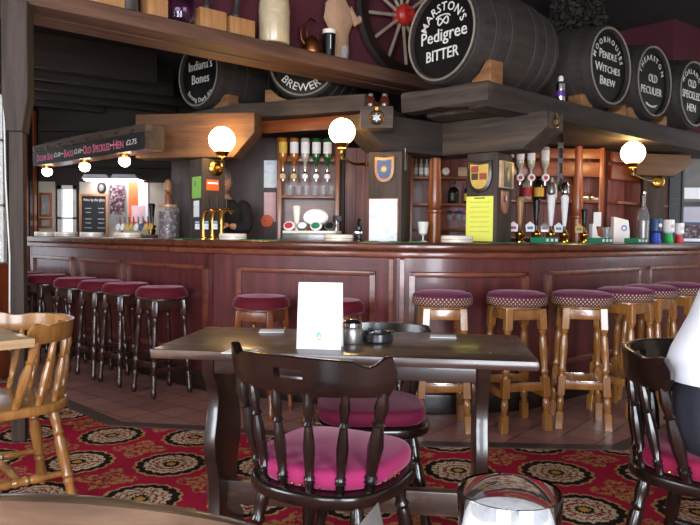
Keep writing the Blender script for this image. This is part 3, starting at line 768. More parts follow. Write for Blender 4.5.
# pint glass with frothy beer
g = thing('pint_glass', 'large frothy pint glass in the foreground by the bottom edge', 'glass', (.134, .555, .746))
GP = [(.032, .0), (.034, .004), (.037, .06), (.0415, .15), (.043, .181)]
mb = MB(); GP = [(r, z*.96) for r, z in GP]; inn_ = [(r-.0022, z+.006 if i == 0 else z) for i, (r, z) in enumerate(GP)]
mb.lathe(GP+[(.0421, .1752)]+[(.0408, .1738)]+inn_[::-1][1:]+[(.001, .006)], 40, None, cap=False); mb.build('glass', M['glass'], g)
b = NT('beer_froth'); vv = b.obj(); f = b.noise(vv, 70, 2)
b.b.inputs['Subsurface Weight'].default_value = .0
M['froth'] = b.base(b.ramp(f, [(.35, lin('#e4e6f0')), (.6, lin('#ffffff'))]), .7)
b = NT('beer_streaks'); f = b.noise(b.mapping(b.obj(), (70, 70, 30)), 1, 3)
M['lacing'] = b.base(b.ramp(f, [(.4, lin('#6a5a70')), (.52, lin('#f4f4ff'))]), .4)
mb = MB(); mb.lathe([(.001, .0075), (.0335, .0075), (.0388, .135), (.0391, .141)], 32, None, cap=False); mb.build('beer', M['lacing'], g)
mb = MB(); random.seed(3)
mb.lathe([(.0392, .140), (.0395, .150), (.034, .156), (.022, .1585), (.001, .159)], 32, None, cap=False)
mb.build('froth', M['froth'], g)
# folded card at the bottom edge
c = onz(362, 518, .862)
cd_ = MB().geo([(-.05, -.03, 0), (.05, -.03, 0), (.05, 0, .115), (-.05, 0, .115), (-.05, .03, 0), (.05, .03, 0), (-.05, -.026, 0), (.05, -.026, 0), (.05, 0, .11), (-.05, 0, .11), (-.05, .026, 0), (.05, .026, 0)],
    [(0, 1, 2, 3), (3, 2, 5, 4), (7, 6, 9, 8), (8, 9, 10, 11), (0, 6, 7, 1), (4, 5, 11, 10), (0, 3, 9, 6), (3, 4, 10, 9), (1, 7, 8, 2), (2, 8, 11, 5)])
o = cd_.build('folded_card', M['grey_card'] if 'grey_card' in M else M['iron'], loc=(c.x, c.y-.005, .746), rz=R(70)); tag(o, 'grey folded card whose peak just shows at the bottom edge', 'card')

# ================================================================ BAR STOOLS
def leg_square(mb, p0, p1, s, blocks, prof):
    M_ = axis_m(p0, p1); A0, A1 = Vector(p0), Vector(p1); L = (A1-A0).length
    for a, b in blocks:
        vs = []; h = s/2; c = .004
        for t_ in (a, b):
            q = A0.lerp(A1, t_)
            vs += [(q.x+x, q.y+y, q.z) for x, y in ((-h+c, -h), (h-c, -h), (h, -h+c), (h, h-c), (h-c, h), (-h+c, h), (-h, h-c), (-h, -h+c))]
        mb.geo(vs, [(i, 8+i, 8+(i+1) % 8, (i+1) % 8) for i in range(8)]+[tuple(range(8)), tuple(range(15, 7, -1))])
    for seg in prof: mb.lathe([(r, t*L) for t, r in seg], 10, M_)
TURN = lambda a, b, k=1: [(a, .014*k), (a+(b-a)*.06, .02*k), (a+(b-a)*.12, .013*k), (a+(b-a)*.2, .018*k), (a+(b-a)*.5, .0215*k), (a+(b-a)*.8, .015*k), (a+(b-a)*.88, .021*k), (a+(b-a)*.94, .014*k), (b, .018*k)]
def bar_stool(label, loc, rz, h, wood_m, seat_m, side_m, kind, group):
    t = thing('bar_stool', label, 'stool', loc, rz, group)
    rs = .18; zb = h-.085
    if kind == 'pine':
        mb = MB(); mb.lathe([(rs-.02, zb), (rs-.002, zb+.01), (rs, zb+.03), (rs-.002, zb+.055)], 32, None, cap=False); mb.build('seat_band', side_m, t)
        MB().lathe([(rs-.0025, zb+.055), (rs-.012, zb+.072), (rs-.05, zb+.083), (.001, zb+.088)], 32, None, cap=False).build('seat_top', seat_m, t)
        MB().lathe([(.001, zb-.012), (rs-.03, zb-.012), (rs-.03, zb+.003), (rs-.021, zb+.003)], 32, None, cap=False).build('seat_board', wood_m, t)
    else:
        MB().lathe([(rs-.02, zb), (rs, zb+.012), (rs, zb+.03), (rs-.004, zb+.05), (rs-.03, zb+.075), (.001, zb+.086)], 32, None, cap=False).build('cushion', seat_m, t)
        MB().lathe([(.001, zb-.012), (rs-.03, zb-.012), (rs-.03, zb+.003), (rs-.021, zb+.003)], 32, None, cap=False).build('seat_board', wood_m, t)
    z0 = zb-.012; a, b = .105, .142
    for sx in (-1, 1):
        for sy in (-1, 1):
            mb = MB(); p0 = (sx*a, sy*a, z0); p1 = (sx*b, sy*b, 0)
            if kind == 'pine': leg_square(mb, p0, p1, .045, [(0, .17), (.56, .72), (.86, 1)], [TURN(.165, .565, 1.15), TURN(.715, .865, 1.1)])
            else:
                mb.turned(p0, p1, [(0, .019), (.16, .02), (.17, .014), (.2, .021), (.23, .014), (.3, .019), (.45, .022), (.54, .015), (.57, .021), (.6, .015), (.62, .022), (.74, .022), (.76, .014), (.8, .021), (.9, .014), (.93, .022), (.97, .02), (1, .012)], 12)
                mb.box(.04, .04, .16*z0, (0, 0, .085*z0), 0, axis_m(p0, p1), .003)
            mb.build('leg', wood_m, t, 40)
    def lerp(z): return a+(b-a)*(1-z/z0)
    zA = z0-.035
    for k in range(4):
        T = Matrix.Rotation(k*PI/2, 4, 'Z'); q = lerp(zA)
        MB().box(2*q-.03, .022, .06, (0, 0, 0), 0, T @ Matrix.Translation((0, -q-.003, zA)) @ Matrix.Rotation(-R(2.9), 4, 'X'), .003).build('apron', wood_m, t)
        zr = z0*(.36 if k % 2 == 0 else .30) if kind == 'pine' else z0*(.33 if k % 2 == 0 else .28); q = lerp(zr)
        r_ = MB().box(2*q-.03, .022, .045 if kind == 'pine' else .03, (0, -q, zr), 0, T, .003).build('foot_rail', wood_m, t)
        if k % 2 == 0 or kind == 'pine': MB().box(2*q-.04, .012, .005, (0, -q, zr+(.025 if kind == 'pine' else .0175)), 0, T, .001).build('rail_strip', M['chrome'], r_)
    return t
LSX = [((-1.32, 4.85), 'nearest the corner of the bar'), ((-1.673, 5.17), 'second along from the corner'), ((-1.95, 5.42), 'third along from the corner'), ((-2.265, 5.70), 'fourth along from the corner'), ((-2.68, 6.08), 'fifth along from the corner'), ((-3.02, 6.39), 'farthest along, behind the shelf post')]
s0 = None
for (x, y), w_ in LSX:
    lb = 'dark stool with red velvet seat at the left bar, '+w_; loc = (x-.01, y-.05, 0); rz = R(-43)+random.uniform(-.08, .08)
    if s0 is None: s0 = bar_stool(lb, loc, rz, .765, M['stool_dark'], M['velvet_red'], None, 'dark', 'dark stools along the left bar')
    else: dup(s0, lb, loc, rz)
s1 = bar_stool('brown stool with red velvet seat left of the white menu card', (-.555, 4.27, 0), R(-20), .755, M['stool_brown'], M['velvet_red'], None, 'dark', 'brown stools at the middle of the bar')
dup(s1, 'brown stool with red velvet seat hidden behind the white menu card', (-.085, 4.06, 0), R(-16))
p0 = None
for (x, y, rz), w_ in (((.55, 4.02, 0), 'first from the left, its left legs blown white by daylight'), ((1.0, 4.06, 14), 'second from the left'), ((1.41, 4.12, -9), 'third from the left, its front frame pale with daylight'), ((1.80, 4.44, 38), 'fourth from the left'), ((2.09, 4.72, 40), 'fifth from the left'), ((2.43, 5.0, 42), 'sixth, at the right edge')):
    lb = 'pine bar stool with patterned plum seat, '+w_
    lb = ' '.join(lb.split()[:16])
    if p0 is None: p0 = bar_stool(lb, (x, y, 0), R(rz), .81, M['stool_pine'], M['plum'], M['lattice'], 'pine', 'pine stools with patterned seats')
    else: dup(p0, lb, (x, y, 0), R(rz))

# ================================================================ THINGS ON THE LONG TABLE
ZTB = .7595
def on_table(px, py): return onz(px, py, ZTB)
c = on_table(320, 348)
mc = thing('menu_card', 'white folded menu card standing on the dark table', 'menu', (c.x, c.y+.01, ZTB), R(-6))
def tent(w, h, d, th=.0025):
    v = []; 
    for x in (-w/2, w/2):
        v += [(x, -d, 0), (x, -.0, h), (x, d, 0), (x, d-th*1.3, 0), (x, 0, h-th*4), (x, -d+th*1.3, 0)]
    f = [(0, 6, 7, 1), (1, 7, 8, 2), (3, 9, 10, 4), (4, 10, 11, 5), (5, 11, 6, 0), (2, 8, 9, 3), (0, 1, 4, 5), (1, 2, 3, 4), (6, 11, 10, 7), (7, 10, 9, 8)]
    mb = MB(); mb.geo(v, f); bmesh.ops.recalc_face_normals(mb.bm, faces=mb.bm.faces[:]); return mb
tent(.146, .215, .035).build('card', M['paper'], mc)
sl = Matrix.Translation((.0, -.0285, .037)) @ Matrix.Rotation(PI/2-math.atan(.035/.215), 4, 'X')
M['pale_green'] = plain('pale_green_print', '#7fb49a', .6); M['red_print'] = plain('red_print', '#c8505a', .6)
MB().prism([(-.008, 0), (-.002, 0), (.0, .012), (.004, .0), (.009, .002), (.004, .017), (-.004, .02), (-.009, .01)], 0, .001, sl).build('printed_emblem', M['pale_green'], mc)
MB().box(.016, .003, .001, (0, -.006, .0), 0, sl).build('printed_line', M['red_print'], mc)
c = on_table(352, 344)
j = thing('cruet_jar', 'dark glass cruet jar with bright lid beside the menu card', 'jar', (c.x, c.y+.02, ZTB))
MB().lathe([(.034, 0), (.036, .004), (.036, .05), (.032, .056), (.001, .056)], 24, None, cap=False).build('jar', M['pewter'], j)
MB().lathe([(.033, .0563), (.0345, .058), (.034, .07), (.024, .08), (.008, .084), (.001, .084)], 24, None, cap=False).build('lid', M['chrome'], j)
c = on_table(378, 343)
a = thing('ashtray', 'round black ashtray beside the cruet jar on the dark table', 'ashtray', (c.x, c.y+.03, ZTB))
MB().lathe([(.001, 0), (.05, 0), (.055, .006), (.055, .03), (.05, .036), (.044, .034), (.042, .01), (.001, .009)], 28, None, cap=False).build('dish', M['gunmetal'], a)
for k in range(3): MB().cyl(.005, (.04*math.cos(k*2.1), .04*math.sin(k*2.1), .0375), (.058*math.cos(k*2.1), .058*math.sin(k*2.1), .0375), 8).build('rest', M['chrome'], a)
def mat_(px, py, w, h, rz, label):
    c = on_table(px, py); o = MB().box(w, h, .0018, (0, 0, .0009), bev=.0004).build('beer_mat', M['paper'], loc=(c.x, c.y, ZTB), rz=R(rz)); tag(o, label, 'beer mat', 'white beer mats on the dark table')
mat_(241, 351.5, .095, .095, -12, 'white beer mat at the near left edge of the dark table')
mat_(272, 331, .095, .095, 4, 'white beer mat at the far edge, left of the menu card')
mat_(443, 336.5, .095, .075, -6, 'white beer mat at the far edge, right of the ashtray')
# ================================================================ GLOBE LAMPS
globe_m = emit('globe_glow', '#ffcf86', 20.0)
def globe_lamp(label, gc, plate, n, plate_r=.06, r=.1):     # gc globe centre, plate point on the post, n outward normal of plate
    t = thing('globe_lamp', label, 'wall lamp', gc, 0, 'brass globe lamps on the posts'); G = Vector(gc); P = Vector(plate)-G; k = r/.1
    MB().ball(r, (0, 0, 0), n=28).build('globe', globe_m, t, 80)
    MB().lathe([(.03, -.125*k), (.045*k, -.112*k), (.055*k, -.088*k), (.05*k, -.085*k), (.001, -.095*k)], 18, None, cap=False).build('gallery', M['brass'], t)
    n = Vector(n).normalized(); el = Vector((0, 0, P.z))
    if el.z > -.17: el.z = -.17
    MB().turned((0, 0, -.12), (0, 0, el.z-.012), [(0, .012), (.15, .009), (.5, .014), (.6, .009), (1, .011)], 10).build('stem', M['brass'], t)
    mid = P+n*.07
    MB().tube([el, el.lerp(mid, .5)+Vector((0, 0, -.02)), mid, P+n*.01], [.009, .009, .012, .014], 10).build('arm', M['brass'], t)
    T = axis_m(P+n*.002, P+n*.05)
    MB().lathe([(plate_r, 0), (plate_r, .008), (plate_r*.75, .018), (plate_r*.5, .02), (plate_r*.42, .035), (.001, .038)], 22, T, cap=False).build('wall_plate', M['brass'], t)
    return t
class Post:
    def __init__(s, c, rz, w): s.c = Vector(c); s.rz = rz; s.h = w/2
    def face(s, side, u, z, out=.001):      # side 'f' front(-Y) or 'r' (+X) or 'l' (-X)
        a = {'f': 0, 'r': PI/2, 'l': -PI/2}[side]+s.rz
        nx, ny = math.sin(a), -math.cos(a); tx, ty = math.cos(a), math.sin(a)
        return Vector((s.c.x+nx*(s.h+out)+tx*u, s.c.y+ny*(s.h+out)+ty*u, z)), a, Vector((nx, ny, 0))
P1 = Post((-1.16, 5.52), R(39.4), .21); P2 = Post((.275, 4.80), R(-20.2), .243); P3 = Post((.975, 4.80), R(-38), .236); P4 = Post((2.88, 6.52), R(-15), .19)
q, a, n = P1.face('f', .02, 1.655, 0)
globe_lamp('glowing globe lamp on a brass bracket on the brown left post', at(222, 140, 5.2), q, n)
q, a, n = P2.face('l', -.02, 1.64, 0)
globe_lamp('glowing globe lamp on an arm left of the post with the white notice', at(342, 131.5, 4.44), q, n, .03, .085)
q, a, n = P4.face('f', .03, 1.665, 0)
globe_lamp('glowing globe lamp on a brass bracket on the right-hand post', at(633, 153, 5.6), q, n, .06, .095)

# ================================================================ FLAT THINGS ON WALLS AND POSTS
def sheet(name, label, cat, loc, rz, w, h, mat, th=.004, group=None):
    o = MB().box(w, th, h, (0, -th/2, 0)).build(name, mat, loc=loc, rz=rz); return tag(o, label, cat, group)
M['notice_print'] = (lambda t: t.base(t.ramp(t.noise(t.mapping(t.obj(), (6, 1, 9)), 1.6, 4), [(.35, lin('#b9cfe0')), (.5, lin('#e9eef4')), (.7, lin('#d7e7dc'))]), .5))(NT('notice_print'))
q, a, n = P2.face('f', -.005, 1.235, 0)
nb = thing('framed_notice', 'white framed notice on the post below the blue shield', 'notice', q, a)
MB().box(.215, .012, .31, (0, -.006, 0), bev=.002).build('frame', M['orange_wood'], nb); MB().box(.2, .004, .295, (0, -.0142, 0)).build('sheet', M['notice_print'], nb)
q, a, n = P3.face('f', -.012, 1.255, 0)
yn = thing('yellow_notice', 'yellow notice sheet on the post below the red and gold shield', 'notice', q, a)
MB().box(.205, .003, .31, (0, -.0015, 0)).build('sheet', M['yellow_paper'], yn)
M['ink'] = plain('faint_ink', '#b8ba4a', .7)
for i in range(7): MB().box(.15, .001, .004, (0, -.0036, .115-.034*i)).build('printed_line', M['ink'], yn)
MB().box(.08, .001, .007, (0, -.0036, .143)).build('printed_heading', M['iron'], yn)
def shield_poly(w, h):
    p = [(-w, h*.5), (-w*.55, h*.42), (0, h*.5), (w*.55, h*.42), (w, h*.5)]
    r_ = [(w*math.cos(PI/2*i/8)**.8, h*.05-h*.55*math.sin(PI/2*i/8)) for i in range(1, 9)]
    return [(-w, h*.5), (0, h*.46), (w, h*.5), (w, h*.1)]+r_[:-1]+[(0, -h*.5)]+[(-x, z) for x, z in r_[:-1][::-1]]+[(-w, h*.1)]
M['blue_field'] = plain('blue_field', '#2c4a78', .4); M['gold'] = plain('gold_field', '#c9a64a', .4); M['dull_red'] = plain('dull_red', '#94372c', .4); M['tan_wood'] = wood('tan_wood', '#8a5a34', '#c09060', 'z', .4, .2)
q, a, n = P2.face('f', .0, 1.585, 0)
s = thing('shield_plaque', 'tan wooden shield plaque with a blue field on the post above the white notice', 'plaque', q, a)
MB().prism(shield_poly(.07, .175), 0, .018, FACE, .004).build('board', M['tan_wood'], s)
MB().prism(shield_poly(.05, .13), .0185, .022, FACE).build('field', M['blue_field'], s)
mb = MB(); star = [((.03 if i % 2 else .012)*math.cos(PI*i/8), (.03 if i % 2 else .012)*math.sin(PI*i/8)) for i in range(16)]
mb.prism(star, .0222, .026, FACE); mb.build('star_emblem', M['gold'], s)
q, a, n = P3.face('f', -.01, 1.545, 0)
s = thing('shield_plaque', 'dark edged shield plaque quartered in red and gold on the post above the yellow notice', 'plaque', q, a)
MB().prism(shield_poly(.092, .22), 0, .018, FACE, .004).build('board', M['dark_oak'], s)
MB().prism(shield_poly(.068, .17), .0185, .022, FACE).build('field', M['gold'], s)
for x, z in ((-.033, .05), (.03, .0)): MB().box(.055, .002, .045, (x, -.0235, z)).build('red_quarter', M['dull_red'], s)
MB().box(.05, .002, .045, (-.033, -.0235, .0)).build('dark_quarter', M['dark_oak'], s)
q, a, n = P2.face('r', -.03, 1.66, 0); sheet('narrow_card', 'narrow grey card on the side of the post beside the blue shield', 'card', q, a, .05, .15, M['pewter'] if 'pewter' in M else M['chrome'])
q, a, n = P3.face('r', -.0, 1.56, 0)
f = thing('framed_picture', 'pale framed dark picture on the side of the post by the hand pumps', 'picture', q, a)
MB().box(.2, .02, .185, (0, -.01, 0), bev=.003).build('frame', M['pale_top'], f); MB().box(.12, .003, .17, (0, -.0215, 0)).build('picture', M['black'], f)
MB().prism([(0, -.05), (.018, 0), (0, .05), (-.018, 0)], .0232, .026, FACE).build('diamond_emblem', M['gold'], f)
q, a, n = P3.face('r', -.02, 1.37, 0)
s = thing('small_plaque', 'small brown shield plaque below the pale framed picture', 'plaque', q, a)
MB().prism(shield_poly(.055, .16), 0, .015, FACE, .003).build('board', M['orange_wood'], s); MB().ball(.016, (0, -.02, .025), (1, .3, 1.7)).build('emblem', M['chrome'], s)
q, a, n = P1.face('l', .02, 1.50, 0)
s = thing('green_note', 'bright green paper note on the brown post by the left taps', 'note', q, a)
MB().box(.15, .003, .17, (0, -.0015, 0)).build('sheet', M['green_paper'], s); MB().box(.012, .001, .04, (-.02, -.0036, .03)).build('printed_mark', M['iron'], s)
q, a, n = P1.face('l', .02, 1.33, 0); sheet('small_notice', 'small blue and white notice below the green note', 'notice', q, a, .09, .13, M['notice_print'])
q, a, n = P1.face('f', -.01, 1.52, 0)
s = thing('orange_sticker', 'orange and white sticker on the brown post behind the brass taps', 'sticker', q, a)
MB().box(.11, .003, .085, (0, -.0015, 0)).build('sheet', M['orange_paper'], s); MB().box(.09, .001, .015, (0, -.0036, .015)).build('printed_line', M['paper'], s)
def horse_brass(name, label, loc, rz, r):
    s = thing(name, label, 'horse brass', loc, rz, 'horse brasses on the beams')
    mb = MB(); mb.tube([(r*math.cos(2*PI*i/24), -.006, r*math.sin(2*PI*i/24)) for i in range(25)], r*.16, 6); mb.build('ring', M['brass'], s)
    MB().prism([((r*.75 if i % 2 else r*.4)*math.cos(PI*i/6), (r*.75 if i % 2 else r*.4)*math.sin(PI*i/6)) for i in range(12)], .001, .01, FACE).build('star_emblem', M['chrome'], s)
    mb = MB(); mb.box(r*.5, .008, r*.5, (0, -.005, r*1.35)); mb.build('hanger', M['brass'], s)
# block with horse brass and two brown jars
bl = MB().box(.21, .16, .14, (0, 0, .07), bev=.006).build('timber_block', M['timber'], loc=(.168, 4.44, 1.815), rz=R(-6)); tag(bl, 'square timber block with a horse brass fixed before the bracket beam', 'block')
horse_brass('horse_brass', 'horse brass on the square block under the two brown jars', (.16, 4.358, 1.88), R(-6), .042)
d = Vector((1.33-.615, 4.47-5.12)).normalized(); ang = math.atan2(d.y, d.x)+PI/2
horse_brass('horse_brass', 'horse brass on the end of the cracked grey bracket beam', (1.33+d.x*.001, 4.47+d.y*.001, 1.885), ang, .035)
M['brown_glass'] = plain('brown_glass', '#4a1c10', .1, 0, .5)
for i, dx in enumerate((-.045, .045)):
    j = thing('brown_jar', ['left', 'right'][i]+' of two small brown jars on the block with the horse brass', 'jar', (.168+dx, 4.45, 1.956), 0, 'brown jars on the timber block')
    MB().lathe([(.025, 0), (.03, .01), (.03, .06), (.02, .075), (.001, .075)], 16, None, cap=False).build('jar', M['brown_glass'], j)
    MB().lathe([(.021, .0755), (.021, .092), (.001, .092)], 16, None, cap=False).build('lid', M['chrome'], j)
# strap of brasses
x_ = at(560, 170, 5.42)
s = thing('horse_brass_strap', 'black strap of horse brasses hanging behind the hand pumps', 'horse brass', (x_.x, 5.42, 1.5), 0)
MB().box(.035, .006, .448, (0, 0, .224), bev=.002).build('strap', M['black'], s)
for z in (.36, .24, .12):
    MB().prism([((.04 if i % 2 else .018)*math.cos(PI*i/4), (.04 if i % 2 else .018)*math.sin(PI*i/4)) for i in range(8)], .004, .009, FACE @ Matrix.Translation((0, z, 0))).build('brass_star', M['chrome'], s)

# ================================================================ BACK BAR SHELVES
def shelf_unit(label, x0, x1, y, z1, boards, depth=.2, z0=0, back=M['back_wood'], mat=M['orange_wood_x'], cornice=None):
    t = thing('shelf_unit', label, 'shelves', ((x0+x1)/2, y, 0)); W = x1-x0
    for sx in (-1, 1): MB().box(.04, depth, z1-z0, (sx*(W/2-.02), depth/2, (z1+z0)/2), bev=.003).build('side', M['orange_wood'], t)
    MB().box(W-.08, .015, z1-z0, (0, depth-.0075, (z1+z0)/2)).build('back', back, t)
    for z in boards: MB().box(W-.082, depth-.016, .025, (0, (depth-.016)/2, z-.0125), bev=.003).build('board', mat, t)
    if cornice:
        for z, h in cornice: MB().box(W-.082, .02, h, (0, -.0, z), bev=.004).build('cornice', mat, t)
    return t
YS = 6.1
shelf_unit('narrow shelf unit holding the row of upside-down spirit bottles', -.66, -.10, YS, 2.0, (1.0, 1.485), cornice=[(1.81, .05)])
shelf_unit('small orange shelves of bottles and glasses behind the turned column', .52, 1.13, YS, 1.935, (1.0, 1.205, 1.43, 1.67), back=M['boards'])
shelf_unit('wide back shelf behind the hand pumps and the glass bottle', 1.30, 2.26, YS, 1.935, (1.14, 1.47), z0=1.1, cornice=[(1.88, .09), (1.74, .13)], back=M['boards'])
shelf_r = thing('wall_shelf', 'right-hand back shelf behind the leaflets and the lamp', 'shelves', (2.36, 6.3, 0), math.atan2(.65, .76))
MB().box(1.0, .1, .025, (.52, -.06, 1.46), bev=.003).build('board', M['orange_wood_x'], shelf_r)
MB().box(1.0, .03, .13, (.52, -.03, 1.74), bev=.004).build('cornice', M['orange_wood_x'], shelf_r)
MB().box(1.0, .03, .09, (.52, -.03, 1.88), bev=.004).build('cornice', M['orange_wood_x'], shelf_r)

M['green_glass'] = plain('green_glass', '#1f5a2c', .08, 0, .5); M['amber'] = plain('amber_spirit', '#a4601c', .1, 0, .5); M['clear_spirit'] = plain('pale_spirit', '#b9b4a6', .1, 0, .5)
M['gold_label'] = plain('gold_label', '#d8b040', .5); M['red_label'] = plain('red_label', '#b83038', .5); M['blue'] = plain('blue_plastic', '#2a4fc4', .4); M['green'] = plain('green_plastic', '#1fae54', .4); M['red'] = plain('red_plastic', '#cf3438', .4)
M['pewter'] = plain('pewter', '#8d8a88', .35, .8)
def bottle(label, loc, h, r, gm, lm, cap=M['black'], inverted=False, group=None, name='spirit_bottle'):
    t = thing(name, label, 'bottle', loc, 0, group)
    T = Matrix.Translation((0, 0, h)) @ Matrix.Rotation(PI, 4, 'X') if inverted else Matrix.Identity(4)
    MB().lathe([(.001, 0), (r*.9, 0), (r, .008), (r, h*.55), (r*.85, h*.64), (r*.36, h*.74), (r*.33, h*.93), (.001, h*.93)], 18, T, cap=False).build('bottle', gm, t)
    MB().lathe([(r+.0008, h*.12), (r+.0008, h*.46)], 18, T, cap=False).build('paper_label', lm, t)
    MB().lathe([(r*.38, h*.931), (r*.38, h*1.0), (.001, h*1.0)], 12, T, cap=False).build('cap', cap, t)
    return t
# optics: upside down bottles with measures
OPT = [(274, M['amber'], M['gold_label'], 'amber bottle with gold label'), (286.5, M['amber'], M['paper'], 'amber bottle with white label'), (297, M['clear_spirit'], M['paper'], 'clear bottle with white label'), (307.5, M['green_glass'], M['paper'], 'tall green bottle with small white label'), (318, M['green_glass'], M['paper'], 'rightmost green bottle')]
for i, (px, gm, lm, d_) in enumerate(OPT):
    x = -.60+.098*i
    b = bottle('upside-down %s in the middle spirit rack' % d_, (x, YS-.075, 1.69), .29, .037, gm, lm, M['chrome'], True, 'upside-down spirit bottles')
    MB().lathe([(.001, -.09), (.014, -.085), (.018, -.05), (.018, -.012), (.012, .0), (.001, .0)], 14, None, cap=False).build('optic_measure', M['glass'] if 0 else M['chrome'], b)
    T = Matrix.Translation((0, -.025, -.045)) @ FACE
    bd_ = MB().lathe([(.001, .006), (.024, .006), (.027, 0), (.001, 0)], 18, T, cap=False).build('badge', M['gold'] if i < 2 else M['paper'], b)
    MB().box(.02, .05, .014, (0, .05, .02), bev=.002).build('clip', M['brass'], b)
def tumbler(label, loc, h=.09, r=.032, group='glasses on the back shelf', tint=None):
    o = MB().lathe([(.001, 0), (r*.8, 0), (r, h), (r*.93, h), (r*.74, .006), (.001, .006)], 16, None, cap=False).build('tumbler', M['thin_glass'], loc=loc); return tag(o, label, 'glass', group)
M['thin_glass'] = (lambda t: (t.b.inputs['Alpha'].__setattr__('default_value', .13), t.base(lin('#c8d0d8'), .05, 0, .5))[1])(NT('thin_glass'))
for i in range(6): tumbler('tumbler on the spirit rack shelf, %s from the left' % ['first', 'second', 'third', 'fourth', 'fifth', 'last'][i], (-.545+.074*i, YS+.06+.03*(i % 2), 1.486))
for i, (gm, lm, w_) in enumerate(((M['green_glass'], M['paper'], 'green bottle'), (M['amber'], M['red_label'], 'amber bottle'), (M['dark_glass'], M['gold_label'], 'dark bottle'))):
    bottle(w_+' low in the spirit rack behind the lager font', (-.50+.13*i, YS+.09, 1.001), .3, .038, gm, lm, group='bottles low in the spirit rack')
# column shelves
for i in range(3): bottle('slim pale bottle on the top shelf left of the turned column, %s' % ['first', 'second', 'third'][i], (.585+.05*i-.0, YS+.08, 1.671), .17, .02, M['clear_spirit'], M['paper'], group='slim bottles on the top shelf')
sheet('cream_card', 'cream postcard on the top shelf above the bottles', 'card', (1.02, YS+.02, 1.671+.04), 0, .12, .078, M['pale_top'])
cl = thing('small_clock', 'small white-faced clock below the top shelf by the turned column', 'clock', (.845, YS-.012, 1.71), 0)
MB().lathe([(.001, .012), (.034, .012), (.038, 0), (.001, 0)], 20, FACE, cap=False).build('case', M['gold'], cl); MB().lathe([(.001, .0135), (.03, .0135), (.03, .0122)], 20, FACE, cap=False).build('face', M['paper'], cl)
MB().box(.003, .001, .022, (0, -.0142, .01)).build('hand', M['black'], cl)
bottle('dark squat bottle on the second shelf behind the turned column', (.93, YS+.08, 1.431), .2, .05, M['dark_glass'], M['black'], group='dark bottles on the second shelf')
bottle('dark bottle at the right end of the second shelf', (1.055, YS+.08, 1.431), .2, .028, M['dark_glass'], M['gold_label'], group='dark bottles on the second shelf')
bottle('small amber bottle at the left of the second shelf', (.79, YS+.08, 1.431), .12, .028, M['amber'], M['gold_label'])
M['pink_plastic'] = plain('pink_plastic', '#d8607c', .5)
for i, (x, m_, w_) in enumerate(((.80, M['green'], 'green'), (.90, M['pewter'], 'grey'), (.985, M['blue'], 'blue'), (1.04, M['pink_plastic'], 'pink'))):
    g_ = thing('cocktail_glass', 'stemmed glass with %s paper parasol on the third shelf' % w_, 'glass', (x, YS+.08, 1.206), 0, 'glasses with parasols')
    MB().lathe([(.001, 0), (.028, 0), (.028, .004), (.005, .008), (.004, .06), (.022, .075), (.028, .12), (.026, .12), (.02, .077), (.001, .066)], 16, None, cap=False).build('glass', M['thin_glass'], g_)
    MB().lathe([(.001, .165), (.02, .155), (.036, .138), (.001, .15)], 12, None, cap=False).build('parasol', m_, g_); MB().cyl(.0015, (0, 0, .07), (0, 0, .158), 6).build('stick', M['pine'], g_)
M['purple_glass'] = glassy('purple_glass', '#b79ac8', .03)
M['purple'] = plain('purple_wrapper', '#5a2a86', .35)
for i, (x, m_) in enumerate(((.80, M['gold']), (.88, M['purple']), (.96, M['purple']), (1.035, M['red']))):
    b_ = MB().geo([(-.045, -.01, 0), (.045, -.01, 0), (.045, .02, 0), (-.045, .02, 0), (-.04, -.03, .06), (.04, -.03, .06), (.04, .03, .06), (-.04, .03, .06), (-.045, 0, .13), (.045, 0, .13)], [(3, 2, 1, 0), (0, 1, 5, 4), (2, 3, 7, 6), (4, 5, 9, 8), (6, 7, 8, 9), (0, 4, 7, 3), (1, 2, 6, 5), (4, 8, 7), (5, 6, 9)]).build('snack_packet', m_, loc=(x, YS+.09, 1.001))
    tag(b_, ['gold snack packet leftmost', 'first purple snack packet', 'second purple snack packet', 'red snack packet'][i]+' on the low shelf behind the turned column', 'packet', 'snack packets on the low shelf')
# right shelf optics and bottles
for i, px in enumerate((519, 530, 544)):
    x = at(px, 171, YS-.05).x
    b = bottle('upside-down clear bottle behind the hand pumps, %s' % ['left one', 'middle one', 'right one'][i], (x, YS-.085, 1.665), .26, .034, M['clear_spirit'], M['paper'], M['chrome'], True, 'upside-down bottles behind the hand pumps')
    MB().lathe([(.001, -.08), (.012, -.075), (.016, -.012), (.001, .0)], 14, None, cap=False).build('optic_measure', M['chrome'], b)
    T = Matrix.Translation((0, -.02, -.01)) @ FACE
    MB().lathe([(.001, .008), (.03, .008), (.035, 0), (.001, 0)], 20, T, cap=False).build('badge', M['paper'], b); MB().lathe([(.001, .0095), (.018, .0095), (.018, .008)], 16, T, cap=False).build('badge_centre', M['red_label'], b)
    MB().box(.02, .06, .014, (0, .055, .1), bev=.002).build('clip', M['brass'], b)
for px, gm, lm, w_, h in ((527, M['clear_spirit'], M['red_label'], 'pale bottle with red label', .24), (539, M['dark_glass'], M['gold_label'], 'black bottle with gold label', .24), (552, M['clear_spirit'], M['paper'], 'clear bottle with white label', .22)):
    x = at(px, 190, YS+.09).x; bottle(w_+' on the back shelf behind the hand pumps', (x, YS+.09, 1.471), h, .045, gm, lm, group='bottles on the shelf behind the pumps')
for px, w_ in ((586, 'left'), (601, 'right')):
    x = at(px, 196, YS+.06).x; x = min(x, 2.19)
    o_ = thing('silver_ornament', w_+' small silver ornament on the back shelf', 'ornament', (x, YS+.07, 1.471), 0, 'silver ornaments on the back shelf')
    MB().box(.09, .05, .03, (0, 0, .015), bev=.006).build('base', M['chrome'], o_); MB().tube([(.035*math.cos(a), 0, .03+.035*math.sin(a)) for a in [PI*i/10 for i in range(11)]], .004, 6).build('hoop', M['brass'], o_)
